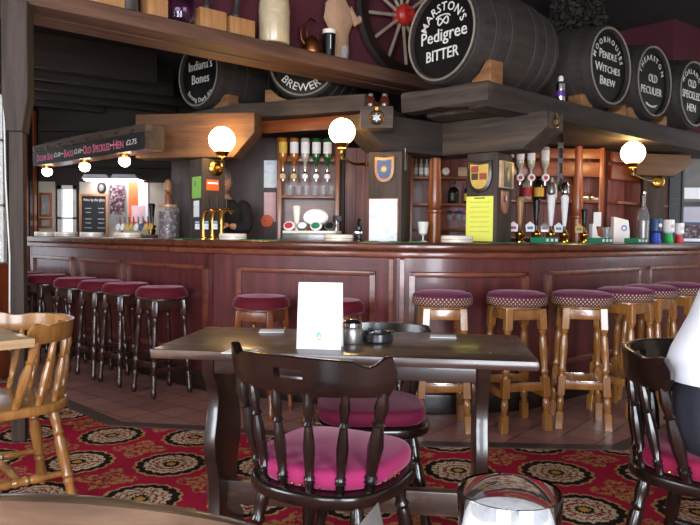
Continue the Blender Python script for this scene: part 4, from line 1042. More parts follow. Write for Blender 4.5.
# partition notices
q = at(272.5, 174, 6.30); sheet('paper_notice', 'white typed notice on the dark partition left of the spirit bottles', 'notice', (q.x-.02, 6.31, q.z), 0, .12, .25, M['notice_print'])
q = at(272, 207, 6.30); sheet('paper_notice', 'pinkish paper below the typed notice left of the spirit bottles', 'notice', (q.x-.02, 6.31, q.z), 0, .11, .27, M['paper_pink'] if 'paper_pink' in M else M['pale_top'])
q = at(269, 221, 6.29)
o_ = thing('round_badge', 'orange round badge on the partition by the lager font', 'badge', (q.x-.02, 6.31, q.z), 0); MB().lathe([(.001, .014), (.055, .014), (.06, 0), (.001, 0)], 22, FACE, cap=False).build('disc', M['orange_paper'], o_); MB().box(.06, .002, .012, (0, -.015, 0)).build('printed_line', M['dull_red'], o_)

# ================================================================ THINGS ON THE COUNTER
def ctr(px, d):                    # counter point under image column px, d behind the front edge
    F = [Vector(p) for p in FULL]; F[0] = F[0]+(F[0]-F[1])*.12; F[-1] = F[-1]+(F[-1]-F[-2])*.2
    pts = offset(F, -d); best = None; v = ray(px, 235); k = v.x/v.y
    for (ax, ay), (bx, by) in zip(pts, pts[1:]):
        den = (bx-ax)-k*(by-ay)
        if abs(den) < 1e-9: continue
        t = (k*ay-ax)/den
        if -1e-6 <= t <= 1+1e-6:
            p = Vector((ax+(bx-ax)*t, ay+(by-ay)*t, ZT+.0008)); rz = math.atan2(by-ay, bx-ax)
            if best is None or p.y < best[0].y: best = (p, rz)
    return best
def ash(px, d, label, r=.1, h=.045):
    p, rz = ctr(px, d); t = thing('ashtray', label, 'ashtray', p, rz, 'cream ceramic ashtrays on the bar')
    MB().lathe([(.001, 0), (r*.95, 0), (r, .006), (r, h-.006), (r*.96, h), (r*.8, h-.002), (r*.72, .012), (.001, .01)], 30, None, cap=False).build('dish', M['ceramic'], t)
    MB().lathe([(r+.0006, h*.35), (r+.0006, h*.5)], 30, None, cap=False).build('band', M['pale_top'], t)
for px, d, r, w_ in ((46, .14, .11, 'at the far left end of the bar'), (66, .2, .11, 'second from the far left, below the bright window'), (92, .2, .11, 'in front of the chalk blackboard'), (128, .15, .12, 'in front of the left row of taps'), (233, .12, .1, 'right of the three brass taps'), (339, .16, .1, 'right of the lager font'), (457, .16, .105, 'in front of the snack packets')): ash(px, d, 'cream ashtray '+w_, r)
def towel(px, w, d, dd, label):
    p, rz = ctr(px, d); mb = MB(); n = 14; vs = []
    for j in range(2):
        for i in range(n): vs.append((-w/2+w*i/(n-1), -dd/2+dd*j, .004+.003*math.sin(i*1.3+j)))
    vs += [(x, y, 0) for x, y, z in vs]; fs = [(i, i+1, n+i+1, n+i) for i in range(n-1)]+[(2*n+i, 3*n+i, 3*n+i+1, 2*n+i+1) for i in range(n-1)]
    fs += [(i+1, i, 2*n+i, 2*n+i+1) for i in range(n-1)]+[(n+i, n+i+1, 3*n+i+1, 3*n+i) for i in range(n-1)]+[(0, n, 3*n, 2*n), (2*n-1, n-1, 3*n-1, 4*n-1)]
    o = mb.geo(vs, fs).build('bar_towel', M['green_towel'], loc=p, rz=rz); tag(o, label, 'towel', 'green bar towels')
towel(266, .34, .1, .16, 'green bar towel on the bar between the ashtray and the lager font')
towel(188, .22, .12, .12, 'green bar towel left of the three brass taps')
towel(398, .42, .1, .14, 'green bar towel in front of the post with the white notice')
towel(508, .26, .1, .12, 'green bar towel in front of the hand pumps')
towel(575, .26, .1, .12, 'green bar towel right of the hand pumps')
def runner(px, d, label, w=.17):
    p, rz = ctr(px, d); t = thing('drip_tray', label, 'drip tray', p, rz, 'green drip trays on the bar')
    MB().box(w, .12, .042, (0, 0, .021), bev=.006).build('tray', M['green_towel'], t)
    for x in (-.055, 0, .055): MB().box(.03, .001, .02, (x, -.061, .022)).build('printed_patch', M['paper'], t)
runner(544.5, .12, 'green drip tray in front of the white hand pumps'); runner(600, .13, 'green drip tray in front of the glass tumbler'); runner(636, .13, 'green drip tray in front of the tall glass bottle')
# lager font
p, rz = ctr(312, .36)
lf = thing('lager_font', 'white lager font with four oval badges and a tall white handle', 'beer font', p, rz)
MB().box(.42, .13, .05, (0, 0, .025), bev=.006).build('tray', M['pewter'], lf); MB().box(.42, .12, .02, (0, 0, .061), bev=.004).build('top', M['ceramic'], lf)
for i, (x, m1, m2) in enumerate(((-.165, M['paper'], M['red_label']), (-.055, M['pewter'], M['paper']), (.05, M['paper'], M['green_towel']), (.16, M['pewter'], M['black']))):
    T = Matrix.Translation((x, -.04, .105)) @ Matrix.Rotation(-.3, 4, 'X') @ FACE
    b_ = MB().lathe([(.001, .012), (.04, .012), (.047, .0), (.001, 0)], 22, T @ Matrix.Diagonal((1, .75, 1, 1)), cap=False).build('badge', m1, lf)
    MB().lathe([(.001, .0135), (.034, .0135), (.034, .0122)], 22, T @ Matrix.Diagonal((1, .7, 1, 1)), cap=False).build('badge_face', m2, b_)
    MB().cyl(.012, (x, .0, .07), (x, -.03, .1), 8).build('badge_stem', M['chrome'], lf)
MB().lathe([(.016, .071), (.018, .12), (.026, .19), (.031, .245), (.024, .255), (.001, .257)], 16, Matrix.Translation((-.14, .03, 0)) @ Matrix.Diagonal((1, .6, 1, 1)), cap=False).build('tap_handle', M['ceramic'], lf)
T = Matrix.Translation((.01, .04, .17)) @ FACE
b_ = MB().lathe([(.001, .02), (.09, .02), (.1, 0), (.001, 0)], 30, T @ Matrix.Diagonal((1, .62, 1, 1)), cap=False).build('oval_sign', M['paper'], lf)
MB().box(.03, .002, .09, (.01, .017, .17)).build('blue_panel', M['notice_print'], b_)
MB().cyl(.015, (.01, .045, .071), (.01, .045, .12), 10).build('sign_stem', M['chrome'], lf)
MB().box(.07, .015, .045, (.19, .02, .16), bev=.006).build('black_badge', M['black'], lf); MB().cyl(.008, (.18, .02, .07), (.185, .02, .145), 8).build('black_badge_stem', M['chrome'], lf)
p, rz = ctr(359, .22)
bt = thing('black_tap', 'small black tap head on the bar right of the lager font', 'tap', p, rz)
MB().lathe([(.03, 0), (.03, .01), (.016, .02), (.016, .07), (.026, .08), (.026, .1), (.001, .1)], 16, None, cap=False).build('body', M['black'], bt); MB().tube([(0, 0, .1), (0, -.01, .13), (.01, -.02, .15)], [.012, .014, .012], 8).build('lever', M['black'], bt); MB().box(.06, .02, .02, (0, -.02, .06), bev=.004).build('spout', M['chrome'], bt)
# three brass swan neck taps
for i, px in enumerate((203.5, 212.5, 221.5)):
    p, rz = ctr(px, .1); t = thing('brass_tap', 'brass swan-neck tap on the left bar, %s' % ['left one', 'middle one', 'right one'][i], 'tap', p, R(-25), 'brass swan-neck taps')
    MB().lathe([(.03, 0), (.03, .01), (.018, .02), (.018, .03), (.001, .03)], 16, None, cap=False).build('foot', M['brass'], t)
    MB().tube([(0, 0, .02), (0, 0, .14), (.012, 0, .19), (.04, -.0, .215), (.08, 0, .205), (.092, 0, .185)], [.015, .015, .014, .013, .013, .012], 12).build('swan_neck', M['brass'], t)
    MB().tube([(.045, 0, .222), (.045, 0, .25), (.045, -.005, .3)], [.006, .01, .008], 8).build('lever', M['black'], t)
    b_ = MB().box(.045, .015, .075, (-.035, -.02, .105), bev=.004).build('badge', M['black'], t)
    MB().box(.04, .002, .042, (-.035, -.0288, .095)).build('badge_face', M['notice_print'], b_); MB().box(.036, .002, .012, (-.035, -.0288, .128)).build('badge_top', M['pale_blue'] if 'pale_blue' in M else M['notice_print'], b_)
    MB().cyl(.006, (0, 0, .1), (-.03, -.012, .1), 8).build('badge_stem', M['brass'], t)
# left row of taps
p, rz = ctr(136, .36)
t = thing('tap_row', 'row of gold and white tap badges along the left bar', 'beer font', p, rz)
MB().box(.62, .07, .03, (0, 0, .015), bev=.004).build('base', M['pewter'], t); MB().cyl(.014, (-.31, 0, .1), (.31, 0, .1), 12).build('rail', M['brass'], t)
for x in (-.25, .25): MB().cyl(.012, (x, 0, .03), (x, 0, .1), 10).build('support', M['brass'], t)
for i in range(8):
    x = -.28+.08*i; T = Matrix.Translation((x, -.02, .095)) @ Matrix.Rotation(-.25, 4, 'X') @ FACE
    MB().lathe([(.001, .014), (.026, .012), (.033, 0), (.001, 0)], 18, T @ Matrix.Diagonal((.9, 1.1, 1, 1)), cap=False).build('badge', [M['paper'], M['paper'], M['gold'], M['gold'], M['paper'], M['blue_field'], M['gold'], M['gold']][i], t)
    MB().tube([(x, .0, .1), (x, .0, .15), (x+.005, -.005, .19)], [.006, .008, .006], 8).build('lever', M['chrome'] if i % 3 else M['dull_red'], t)
# big glass jar
p, rz = ctr(168.5, .3)
t = thing('glass_jar', 'big glass jar of dark contents left of the green note', 'jar', p, rz)
cm = NT('jar_contents'); f = cm.noise(cm.obj(), 28, 3); M['jar_mix'] = cm.base(cm.ramp(f, [(.35, lin('#120a0d')), (.5, lin('#4a2026')), (.64, lin('#9a8c90'))]), .5)
MB().lathe([(.001, .004), (.078, .004), (.08, .02), (.08, .225), (.001, .23)], 24, None, cap=False).build('contents', M['jar_mix'], t)
MB().lathe([(.001, 0), (.086, 0), (.088, .01), (.088, .24), (.08, .262), (.078, .262)], 28, None, cap=False).build('jar', M['thin_glass'], t)
MB().lathe([(.082, .263), (.082, .282), (.001, .282)], 24, None, cap=False).build('lid', M['tan_wood'], t)
# hand pumps
def pump(px, d, label, hm, clip, topm, h=.30, dz=0):
    p, rz = ctr(px, d); t = thing('hand_pump', label, 'hand pump', p, R(-8), 'hand pumps')
    MB().lathe([(.045, 0), (.045, .012), (.034, .02), (.026, .035), (.034, .05), (.034, .07), (.022, .085), (.02, .1), (.001, .1)], 20, None, cap=False).build('base', M['brass'], t)
    MB().cyl(.008, (0, 0, .1), (0, 0, .13), 8).build('shaft', M['chrome'], t)
    MB().lathe([(.012, .128), (.015, .14), (.019, .18), (.027, .28), (.031, .128+h*.72), (.022, .128+h*.78), (.001, .128+h*.79)], 18, None, cap=False).build('handle', hm, t)
    if topm: MB().lathe([(.02, .128+h*.79), (.033, .128+h*.84), (.033, .128+h*1.02), (.018, .128+h*1.1), (.001, .128+h*1.12)], 16, None, cap=False).build('finial', topm, t)
    if clip:
        c_ = MB().prism([(-.03, -.035), (.03, -.035), (.034, .014), (0, .042), (-.034, .014)], 0, .01, Matrix.Translation((-.05, -.045, .115)) @ Matrix.Rotation(-.15, 4, 'X') @ FACE, .002).build('pump_clip', clip[0], t)
        MB().box(.04, .002, .025, (-.05, -.0565, .108)).build('clip_print', clip[1], c_)
        MB().cyl(.005, (0, -.02, .07), (-.045, -.042, .08), 6).build('clip_bar', M['brass'], t)
pump(519.5, .42, 'hand pump with pale brown handle, leftmost beside the plaques', M['tan_wood'], (M['paper'], M['red_label']), None, .27)
pump(536, .34, 'hand pump with slim black handle', M['black'], (M['paper'], M['blue_field']), None, .26)
pump(550.5, .34, 'hand pump with white handle and pewter top, left of two white ones', M['paper'], (M['pewter'], M['dull_red']), M['pewter'], .30)
pump(564, .34, 'hand pump with white handle and silver top, rightmost', M['paper'], (M['notice_print'], M['black']), M['chrome'], .31)
pump(584, .42, 'short black tap with a gold clip right of the turned column', M['black'], (M['gold'], M['black']), None, .18)
pump(168, .52, 'hand pump with brown handle behind the big glass jar', M['orange_wood'], None, M['tan_wood'], .36)
pump(152, .50, 'hand pump with red oval clip left of the big glass jar', M['black'], (M['dull_red'], M['red_label']), None, .24)
# white cup left of the turned column
p, rz = ctr(423, .46)
t = thing('wine_glass', 'white lampshade-like goblet left of the turned column', 'goblet', p, 0)
MB().lathe([(.035, 0), (.035, .004), (.006, .012), (.005, .04), (.03, .06), (.04, .14), (.036, .14), (.026, .064), (.001, .058)], 20, None, cap=False).build('goblet', M['ceramic'], t)
t['label'] = 'white goblet on the bar left of the turned column'
# right end of the bar
p, rz = ctr(596, .42); t = thing('leaflet_holder', 'white boot-shaped card holder right of the hand pumps', 'card holder', p, R(10))
MB().prism([(-.05, 0), (.06, 0), (.06, .035), (.0, .06), (-.02, .16), (-.05, .16)], -.03, .03, FACE, .003).build('holder', M['paper'], t); MB().box(.07, .004, .12, (.02, .02, .2)).build('leaflet', M['notice_print'], t)
p, rz = ctr(607, .3); tumbler('straight pint tumbler on the bar behind the green drip tray', p, .13, .04, None)
p, rz = ctr(620, .42); t = thing('leaflet_box', 'white leaflet box with a blue round emblem', 'leaflet box', p, R(6))
MB().prism([(-.075, 0), (.075, 0), (.075, .1), (.06, .2), (-.075, .23)], -.03, .03, FACE, .003).build('box', M['paper'], t)
MB().lathe([(.018, .0312), (.026, .0312), (.026, .033), (.018, .033)], 20, Matrix.Translation((.02, 0, .13)) @ FACE, cap=False).build('blue_emblem', M['blue'], t)
p, rz = ctr(643, .32)
bb = thing('glass_bottle', 'tall clear glass bottle below the right globe lamp', 'bottle', p, 0)
MB().lathe([(.001, 0), (.052, 0), (.055, .01), (.055, .24), (.04, .29), (.018, .33), (.016, .40), (.02, .41), (.02, .43), (.014, .43), (.012, .33)], 24, None, cap=False).build('bottle', M['thin_glass'], bb); MB().lathe([(.001, .004), (.047, .004), (.048, .2), (.001, .21)], 20, None, cap=False).build('coins', M['pewter'], bb); MB().lathe([(.016, .431), (.02, .445), (.016, .46), (.001, .46)], 14, None, cap=False).build('stopper', M['chrome'], bb)
def tub(px, d, cm_, um, label, k=1):
    p, rz = ctr(px, d); t = thing('collecting_tub', label, 'tub', p, R(15), 'coloured tubs at the right end of the bar')
    MB().lathe([(.001, 0), (.04*k, 0), (.043*k, .006), (.034*k, .05), (.03*k, .08*k), (.001, .08*k)], 20, None, cap=False).build('base', cm_, t)
    MB().lathe([(.03*k, .081*k), (.045*k, .095*k), (.046*k, .185*k), (.043*k, .195*k), (.001, .195*k)], 20, None, cap=False).build('drum', um, t)
    T = Matrix.Translation((0, -.046*k, .14*k)) @ FACE
    MB().lathe([(.001, .003), (.018, .003), (.018, .0)], 14, T, cap=False).build('emblem', M['paper'] if um is not M['paper'] else M['pewter'], t)
tub(656, .3, M['blue'], M['blue_field'], 'blue tub with dark blue printed drum', 1.15); tub(668.5, .3, M['green'], M['paper'], 'green-based tub with white drum', 1.12); tub(679, .36, M['red'], M['paper'], 'red-based tub with white drum', 1.0)
p, rz = ctr(692, .4); t = thing('picture_box', 'dark blue picture box at the right end of the bar', 'box', p, R(-14))
MB().box(.2, .06, .21, (0, 0, .105), bev=.004).build('box', M['blue_field'], t); MB().box(.17, .002, .13, (0, -.0312, .12)).build('picture', M['jar_mix'], t)
MB().box(.17, .002, .03, (0, -.0312, .03)).build('printed_band', M['paper'], t)

# ================================================================ FAR WALLS
q = at(690, 180, 7.3)
f = thing('framed_poster', 'dark framed poster on the white wall at the right edge', 'picture', (q.x+.03, 7.357, q.z), 0)
MB().box(.36, .03, .56, (0, -.015, 0), bev=.004).build('frame', M['black'], f); MB().box(.27, .002, .46, (0, -.0315, 0)).build('print', M['grey_card'], f); MB().box(.2, .002, .12, (0, -.034, -.14)).build('caption_panel', M['paper'], f)
q = at(667, 196, 7.2)
s = thing('dark_shutter', 'dark slatted shutter between the right post and the white wall', 'shutter', (q.x, 7.0, .0), 0)
[MB().box(.02, .03, 1.9, (x, 0, .95)).build('stile', M['black'], s) for x in (-.065, .065)]
sl = MB()
for i in range(44): sl.box(.11, .012, .03, (0, .004, .06+i*.042), 0, None)
sl.build('slats', M['black'], s); MB().box(.11, .008, 1.9, (0, .012, .95)).build('back_panel', M['black'], s)
bk = thing('chalk_blackboard', 'wood framed chalk blackboard behind the left bar', 'blackboard', (at(95, 215, 8.48).x, 8.464, at(95, 215, 8.48).z), 0)
MB().box(.34, .02, .50, (0, -.01, 0)).build('board', M['blackboard'], bk)
for x in (-.165, .165): MB().box(.03, .03, .52, (x, -.02, 0), bev=.004).build('frame_side', M['tan_wood'], bk)
for z in (-.245, .245): MB().box(.3, .03, .03, (0, -.02, z), bev=.004).build('frame_rail', M['tan_wood'], bk)
mb = MB(); text(mb, 'Wine by the glass', .05, Matrix.Translation((0, -.0205, .17)) @ FACE, .0, fit=.27); mb.build('chalk_heading', M['white_paint'], bk)
for z, w_ in ((.08, .13), (.03, .1), (-.05, .14), (-.1, .12), (-.16, .16)):
    mb = MB()
    for sx in (-.07, .09): mb.tube([(sx-w_*.3+w_*.06*i, -.022, z+.006*math.sin(i*2.1)) for i in range(11)], .003, 5)
    mb.build('chalk_line', M['white_paint'], bk)
for k, (px, py, w_, h_) in enumerate(((50, 204, .15, .3), (47, 223, .16, .13))):
    q = at(px, py, 8.2); q = Vector((-3.785, 8.464, q.z))
    f = thing('framed_print', ['tall', 'wide'][k]+' framed print on the cream strip left of the bright slot window', 'picture', q, 0)
    MB().box(w_, .02, h_, (0, -.01, 0), bev=.003).build('frame', M['orange_wood'], f); MB().box(w_-.06, .002, h_-.06, (0, -.0215, 0)).build('print', M['pewter'], f)
q = at(118, 204, 8.48)
s = thing('photo_poster', 'grey photograph poster right of the chalk blackboard', 'poster', (q.x, 8.464, q.z), 0)
MB().box(.22, .01, .56, (0, -.005, 0)).build('sheet', M['pewter'], s); MB().box(.18, .002, .36, (0, -.0115, .05)).build('photograph', M['jar_mix'], s)
q = at(137, 203, 8.4)
s = thing('orange_poster', 'orange and white poster behind the left taps', 'poster', (q.x, 8.464, q.z), 0)
MB().box(.24, .01, .52, (0, -.005, 0)).build('sheet', M['orange_paper'], s); MB().box(.12, .002, .5, (.06, -.0115, 0)).build('white_panel', M['paper'], s); MB().box(.17, .002, .2, (-.0, -.0135, -.13)).build('price_panel', M['paper_pink'] if 'paper_pink' in M else M['paper'], s)
q = at(102, 188, 8.47)
s = thing('round_sign', 'small dark oval sign above the chalk blackboard', 'sign', (q.x, 8.464, q.z), 0); MB().lathe([(.001, .02), (.05, .02), (.055, 0), (.001, 0)], 20, FACE @ Matrix.Diagonal((1, 1.4, 1, 1)), cap=False).build('disc', M['black'], s); MB().lathe([(.001, .0215), (.03, .0215), (.03, .0202)], 16, FACE @ Matrix.Diagonal((1, 1.4, 1, 1)), cap=False).build('disc_face', M['pewter'], s)
tube_m = emit('fluorescent_glow', '#f6f0ff', 9)
for px, w_ in ((90, 'left'), (119, 'right')):
    q = at(px, 185, 8.0); t = thing('trough_light', w_+' bright trough light over the chalk blackboard', 'light', (q.x, 8.32, q.z+.09), 0, 'trough lights at the back of the left bar')
    MB().prism([(-.17, .0), (.17, .0), (.13, .05), (-.13, .05)], -.16, .16, FACE).build('hood', M['white_wall'], t); MB().box(.3, .24, .02, (0, 0, -.012), bev=.006).build('tube_light', tube_m, t)
# dark uprights at the far left
for k, px in enumerate((26, 31, 36, 41, 46, 51)):
    y = 6.9+.22*k
    o = MB().box(.04, .07, 2.6, (0, 0, 1.3)).build('wooden_upright', M['orange_wood'] if k % 2 else M['dark_oak'], loc=(XL+.03, 7.78+.0+.11*k, 0)); tag(o, 'reddish upright batten on the far left wall, %s' % ['nearest', 'second', 'third', 'fourth', 'fifth', 'farthest'][k], 'batten', 'battens on the far left wall')
# side ledge under the left window
t = thing('side_ledge', 'small brown ledge table with white cups behind the shelf post', 'table', (-2.92, 5.35, 0), 0)
MB().box(.5, .4, .03, (0, 0, .87), bev=.004).build('top', M['orange_wood_x'], t); 
for sx in (-1, 1): MB().box(.04, .36, .855, (sx*.22, 0, .4275)).build('side_panel', M['orange_wood'], t)
MB().box(.4, .02, .7, (0, .1, .45)).build('back_panel', M['dark_oak'], t)
for k, dx in enumerate((-.12, .08)):
    c_ = MB().lathe([(.001, 0), (.03, 0), (.038, .07), (.034, .07), (.026, .006), (.001, .006)], 16, None, cap=False).build('cup', M['ceramic'], loc=(-2.86+dx, 5.3, .8855)); tag(c_, ['left', 'right'][k]+' white cup on the brown ledge behind the shelf post', 'cup', 'white cups on the ledge')

# ================================================================ THINGS ON THE JUG SHELF
ZJ = 2.4445
def tx(px, off):
    k = ray(px, 60); k = k.x/k.y; g = G0+BN*off
    return (k*g.y-g.x)/(BD.x-k*BD.y)
def jp(px, off=.09): v = bp(tx(px, off), off, ZJ); return v
RJ = math.atan2(BD.y, BD.x)
def jug_block(px, w_, h_, label, stem=False):
    t = thing('wooden_block', label, 'block', jp(px), RJ, 'wooden blocks on the jug shelf')
    MB().box(w_, .12, h_, (0, 0, h_/2), bev=.005).build('block', M['tan_wood'], t)
    if stem: MB().turned((-.02, 0, h_), (0, 0, h_+.26), [(0, .022), (.1, .03), (.25, .016), (.6, .022), (1, .03)], 12).build('handle', M['iron'], t)
jug_block(101, .24, .16, 'pale wooden block on the jug shelf, leftmost of all'); jug_block(154, .13, .13, 'wooden block on the jug shelf left of the glass demijohn')
jug_block(209, .19, .12, 'wooden block with dark handle right of the glass demijohn', True); jug_block(238, .19, .11, 'wooden block with dark handle left of the stoneware jar', True)
t = thing('pewter_tankard', 'grey tankard between two wooden blocks on the jug shelf', 'tankard', jp(128), R(130)); MB().lathe([(.001, 0), (.065, 0), (.06, .02), (.05, .16), (.054, .17), (.045, .17), (.045, .02), (.001, .01)], 20, None, cap=False).build('tankard', M['pewter'], t); MB().tube([(.05, 0, .14), (.1, 0, .13), (.105, 0, .06), (.056, 0, .03)], .008, 8).build('handle', M['pewter'], t)
t = thing('glass_demijohn', 'round glass demijohn on the jug shelf', 'jar', jp(180, .1), 0)
MB().lathe([(.001, 0), (.06, 0), (.085, .02), (.1, .08), (.095, .14), (.05, .2), (.025, .23), (.025, .29), (.02, .29)], 24, None, cap=False).build('jar', M['purple_glass'], t); MB().lathe([(.02, .285), (.024, .31), (.001, .31)], 12, None, cap=False).build('cork', M['tan_wood'], t)
t = thing('stoneware_jar', 'cream stoneware jar on the jug shelf', 'jar', jp(274, .08), 0)
MB().lathe([(.001, 0), (.102, 0), (.107, .012), (.107, .26), (.1, .3), (.06, .33), (.06, .37), (.052, .37), (.05, .33)], 30, None, cap=False).build('jar', M['stoneware'] if 'stoneware' in M else M['ceramic'], t); MB().lathe([(.1075, .2), (.109, .21), (.109, .225), (.1075, .235)], 30, None, cap=False).build('ridge', M['stoneware'], t)
t = thing('copper_kettle', 'small copper kettle right of the stoneware jar', 'kettle', jp(312, .1), RJ)
MB().lathe([(.001, 0), (.08, 0), (.082, .01), (.074, .08), (.055, .11), (.04, .115), (.001, .12)], 24, None, cap=False).build('body', M['copper'], t); MB().tube([(-.06, 0, .05), (-.1, 0, .09), (-.105, 0, .16), (-.09, 0, .19)], [.012, .01, .009, .008], 8).build('spout', M['copper'], t); MB().tube([(-.05, 0, .11), (-.06, 0, .2), (-.02, 0, .25), (.03, 0, .24)], .007, 8).build('handle', M['brass'], t); MB().lathe([(.02, .12), (.012, .135), (.001, .138)], 12, None, cap=False).build('lid_knob', M['copper'], t)
t = thing('stout_glass', 'glass of black stout with white top on the jug shelf', 'glass', jp(329, .055), 0)
MB().lathe([(.001, 0), (.042, 0), (.048, .155), (.001, .155)], 22, None, cap=False).build('stout', M['black'], t); MB().lathe([(.001, .1555), (.049, .1555), (.05, .185), (.001, .185)], 22, None, cap=False).build('white_head', M['ceramic'], t); MB().box(.004, .002, .1, (.012, -.0485, .09)).build('printed_stripe', M['paper'], t)
t = thing('cloth_doll', 'tan cloth doll sitting behind the stout glass', 'doll', jp(338, .135), RJ)
mb = MB(); random.seed(5); mb.lathe([(.001, 0), (.07, 0), (.09, .06), (.075, .16), (.11, .22), (.1, .3), (.05, .36), (.001, .37)], 20, None, cap=False)
for v in mb.bm.verts:
    k = 1+.12*math.sin(5*math.atan2(v.co.y, v.co.x)+v.co.z*20); v.co.x *= k; v.co.y *= .45*k
mb.build('cloth_body', M['tar'], t); MB().tube([(.08, -.0, .3), (.14, -.01, .24), (.19, -.02, .27)], [.035, .03, .024], 10).build('arm', M['tar'], t); MB().ball(.026, (.205, -.02, .28), (1, 1, 1.3)).build('hand', M['tan_wood'], t); MB().ball(.06, (0, 0, .42), (1, .8, 1.1)).build('head', M['tar'], t); MB().lathe([(.1, .44), (.06, .455), (.05, .5), (.001, .51)], 18, Matrix.Diagonal((1, .5, 1, 1)), cap=False).build('hat', M['pale_top'], t)
o_ = tumbler('small clear tumbler at the feet of the cloth doll', jp(344, .055), .09, .035, None)
t_doll = [o for o in bpy.data.objects if o.name.startswith('cloth_doll')][0]; t_doll.scale = (1.15, 1.0, 1.35)
# cart wheel
ww = bp(tx(402, .11), .11, 0); r_ = .47
t = thing('cart_wheel', 'dark cart wheel with a red hub leaning on the jug shelf', 'wheel', (ww.x, ww.y, ZJ+r_+.002), RJ)
mb = MB(); mb.lathe([(r_, -.03), (r_, .03), (r_-.075, .025), (r_-.075, -.025), (r_, -.03)], 56, FACE, cap=False); mb.build('rim', M['dark_oak'], t)
mb = MB(); mb.lathe([(r_+.0015, -.028), (r_+.0015, .028)], 56, FACE, cap=False); mb.build('tyre', M['iron'], t)
for k in range(12):
    a = 2*PI*k/12+.13; MB().turned((.07*math.cos(a), 0, .07*math.sin(a)), ((r_-.07)*math.cos(a), 0, (r_-.07)*math.sin(a)), [(0, .016), (.4, .013), (.8, .015), (1, .012)], 8).build('spoke', M['spoke_wood'] if 'spoke_wood' in M else M['tan_wood'], t)
MB().lathe([(.075, -.05), (.085, -.03), (.085, .05), (.065, .07), (.06, .085), (.035, .086), (.034, .05), (.001, .05)], 24, FACE, cap=False).build('hub', M['hub_red'] if 'hub_red' in M else M['red'], t)
# spray can and hops
q = Vector((.84, 4.2))+Vector((.76, .65))*.889; q = q+Vector((-.65, .76))*.07
t = thing('spray_can', 'silver spray can on the long beam between the large barrels', 'can', (q.x, q.y, 2.081), 0)
MB().lathe([(.001, 0), (.03, 0), (.032, .006), (.032, .13), (.02, .145), (.001, .145)], 20, None, cap=False).build('can', M['chrome'], t); MB().lathe([(.0325, .04), (.0325, .08)], 20, None, cap=False).build('printed_band', M['purple'], t); MB().lathe([(.018, .1455), (.018, .175), (.012, .185), (.001, .185)], 14, None, cap=False).build('cap', M['ceramic'], t)
def hop_bunch():
    mb = MB(); random.seed(11)
    for i in range(1300):
        a, b = random.uniform(0, 2*PI), random.uniform(-1, 1); rr = random.random()**.4; s = math.sqrt(1-b*b)
        c = Vector((.34*rr*s*math.cos(a), .2*rr*s*math.sin(a), .22*rr*b)); T = Matrix.Translation(c) @ Euler((random.uniform(0, 6), random.uniform(0, 6), random.uniform(0, 6))).to_matrix().to_4x4(); k = random.uniform(.02, .04)
        mb.geo([(-k*.5, 0, 0), (0, -k, .004), (k*.5, 0, 0), (0, k, .004)], [(0, 1, 2, 3)], T)
    return mb
q = at(578, 16, 6.15)
o = hop_bunch().build('dried_hops', M['hops'] if 'hops' in M else M['iron'], loc=(q.x, q.y, 3.13), rz=RJ); tag(o, 'dark bunch of dried hops hanging above the gap between the two nearest barrels', 'dried hops'); o['kind'] = 'stuff'

# ================================================================ PEOPLE
def skinned(joints, edges, root=0, sub=2):
    me = bpy.data.meshes.new('s'); me.from_pydata([j[:3] for j in joints], edges, []); ob = bpy.data.objects.new('s', me); C.objects.link(ob)
    md = ob.modifiers.new('skin', 'SKIN'); md.use_smooth_shade = True; md.branch_smoothing = .4
    if not me.skin_vertices: me.skin_vertices.new()
    for i, v in enumerate(me.skin_vertices[0].data):
        r = joints[i][3]; v.radius = r if isinstance(r, tuple) else (r, r); v.use_root = i == root
    sd = ob.modifiers.new('sub', 'SUBSURF'); sd.levels = sub; sd.render_levels = sub
    bpy.context.view_layer.update()
    m2 = bpy.data.meshes.new_from_object(ob.evaluated_get(bpy.context.evaluated_depsgraph_get()))
    bpy.data.objects.remove(ob); bpy.data.meshes.remove(me); return m2
def add_mesh(mb, me):
    mb.geo([v.co.copy() for v in me.vertices], [list(p.vertices) for p in me.polygons]); bpy.data.meshes.remove(me)
def chain(pts): return pts, [(i, i+1) for i in range(len(pts)-1)]
def hand(mb, wrist, d, palm_n, curl=.5, right=1):   # five fingers on a palm
    d = Vector(d).normalized(); n = Vector(palm_n).normalized(); n = (n-d*n.dot(d)).normalized(); s = d.cross(n)*right; W = Vector(wrist)
    joints = [(*W, .026), (*(W+d*.05), (.036, .018)), (*(W+d*.085), (.036, .016))]; add_mesh(mb, skinned(joints, [(0, 1), (1, 2)], 0, 1))
    for k, (off, L) in enumerate(((-.03, .068), (-.01, .078), (.011, .072), (.03, .055))):
        p = W+d*.08+s*off; pts = [(*p, .0095)]; ang = 0
        for q_ in (.42, .32, .26):
            ang += curl*.75; v = d*math.cos(ang)+n*math.sin(ang); p = p+v*L*q_; pts.append((*p, .0085))
        add_mesh(mb, skinned(*chain(pts), 0, 1))
    p = W+d*.03-s*.03; pts = [(*p, .012)]
    for v, L in ((d*.6-s*.7+n*.3, .035), (d*.85-s*.2+n*.5, .03), (d*.9+n*.5, .022)): p = p+v.normalized()*L; pts.append((*p, .0095))
    add_mesh(mb, skinned(*chain(pts), 0, 1))
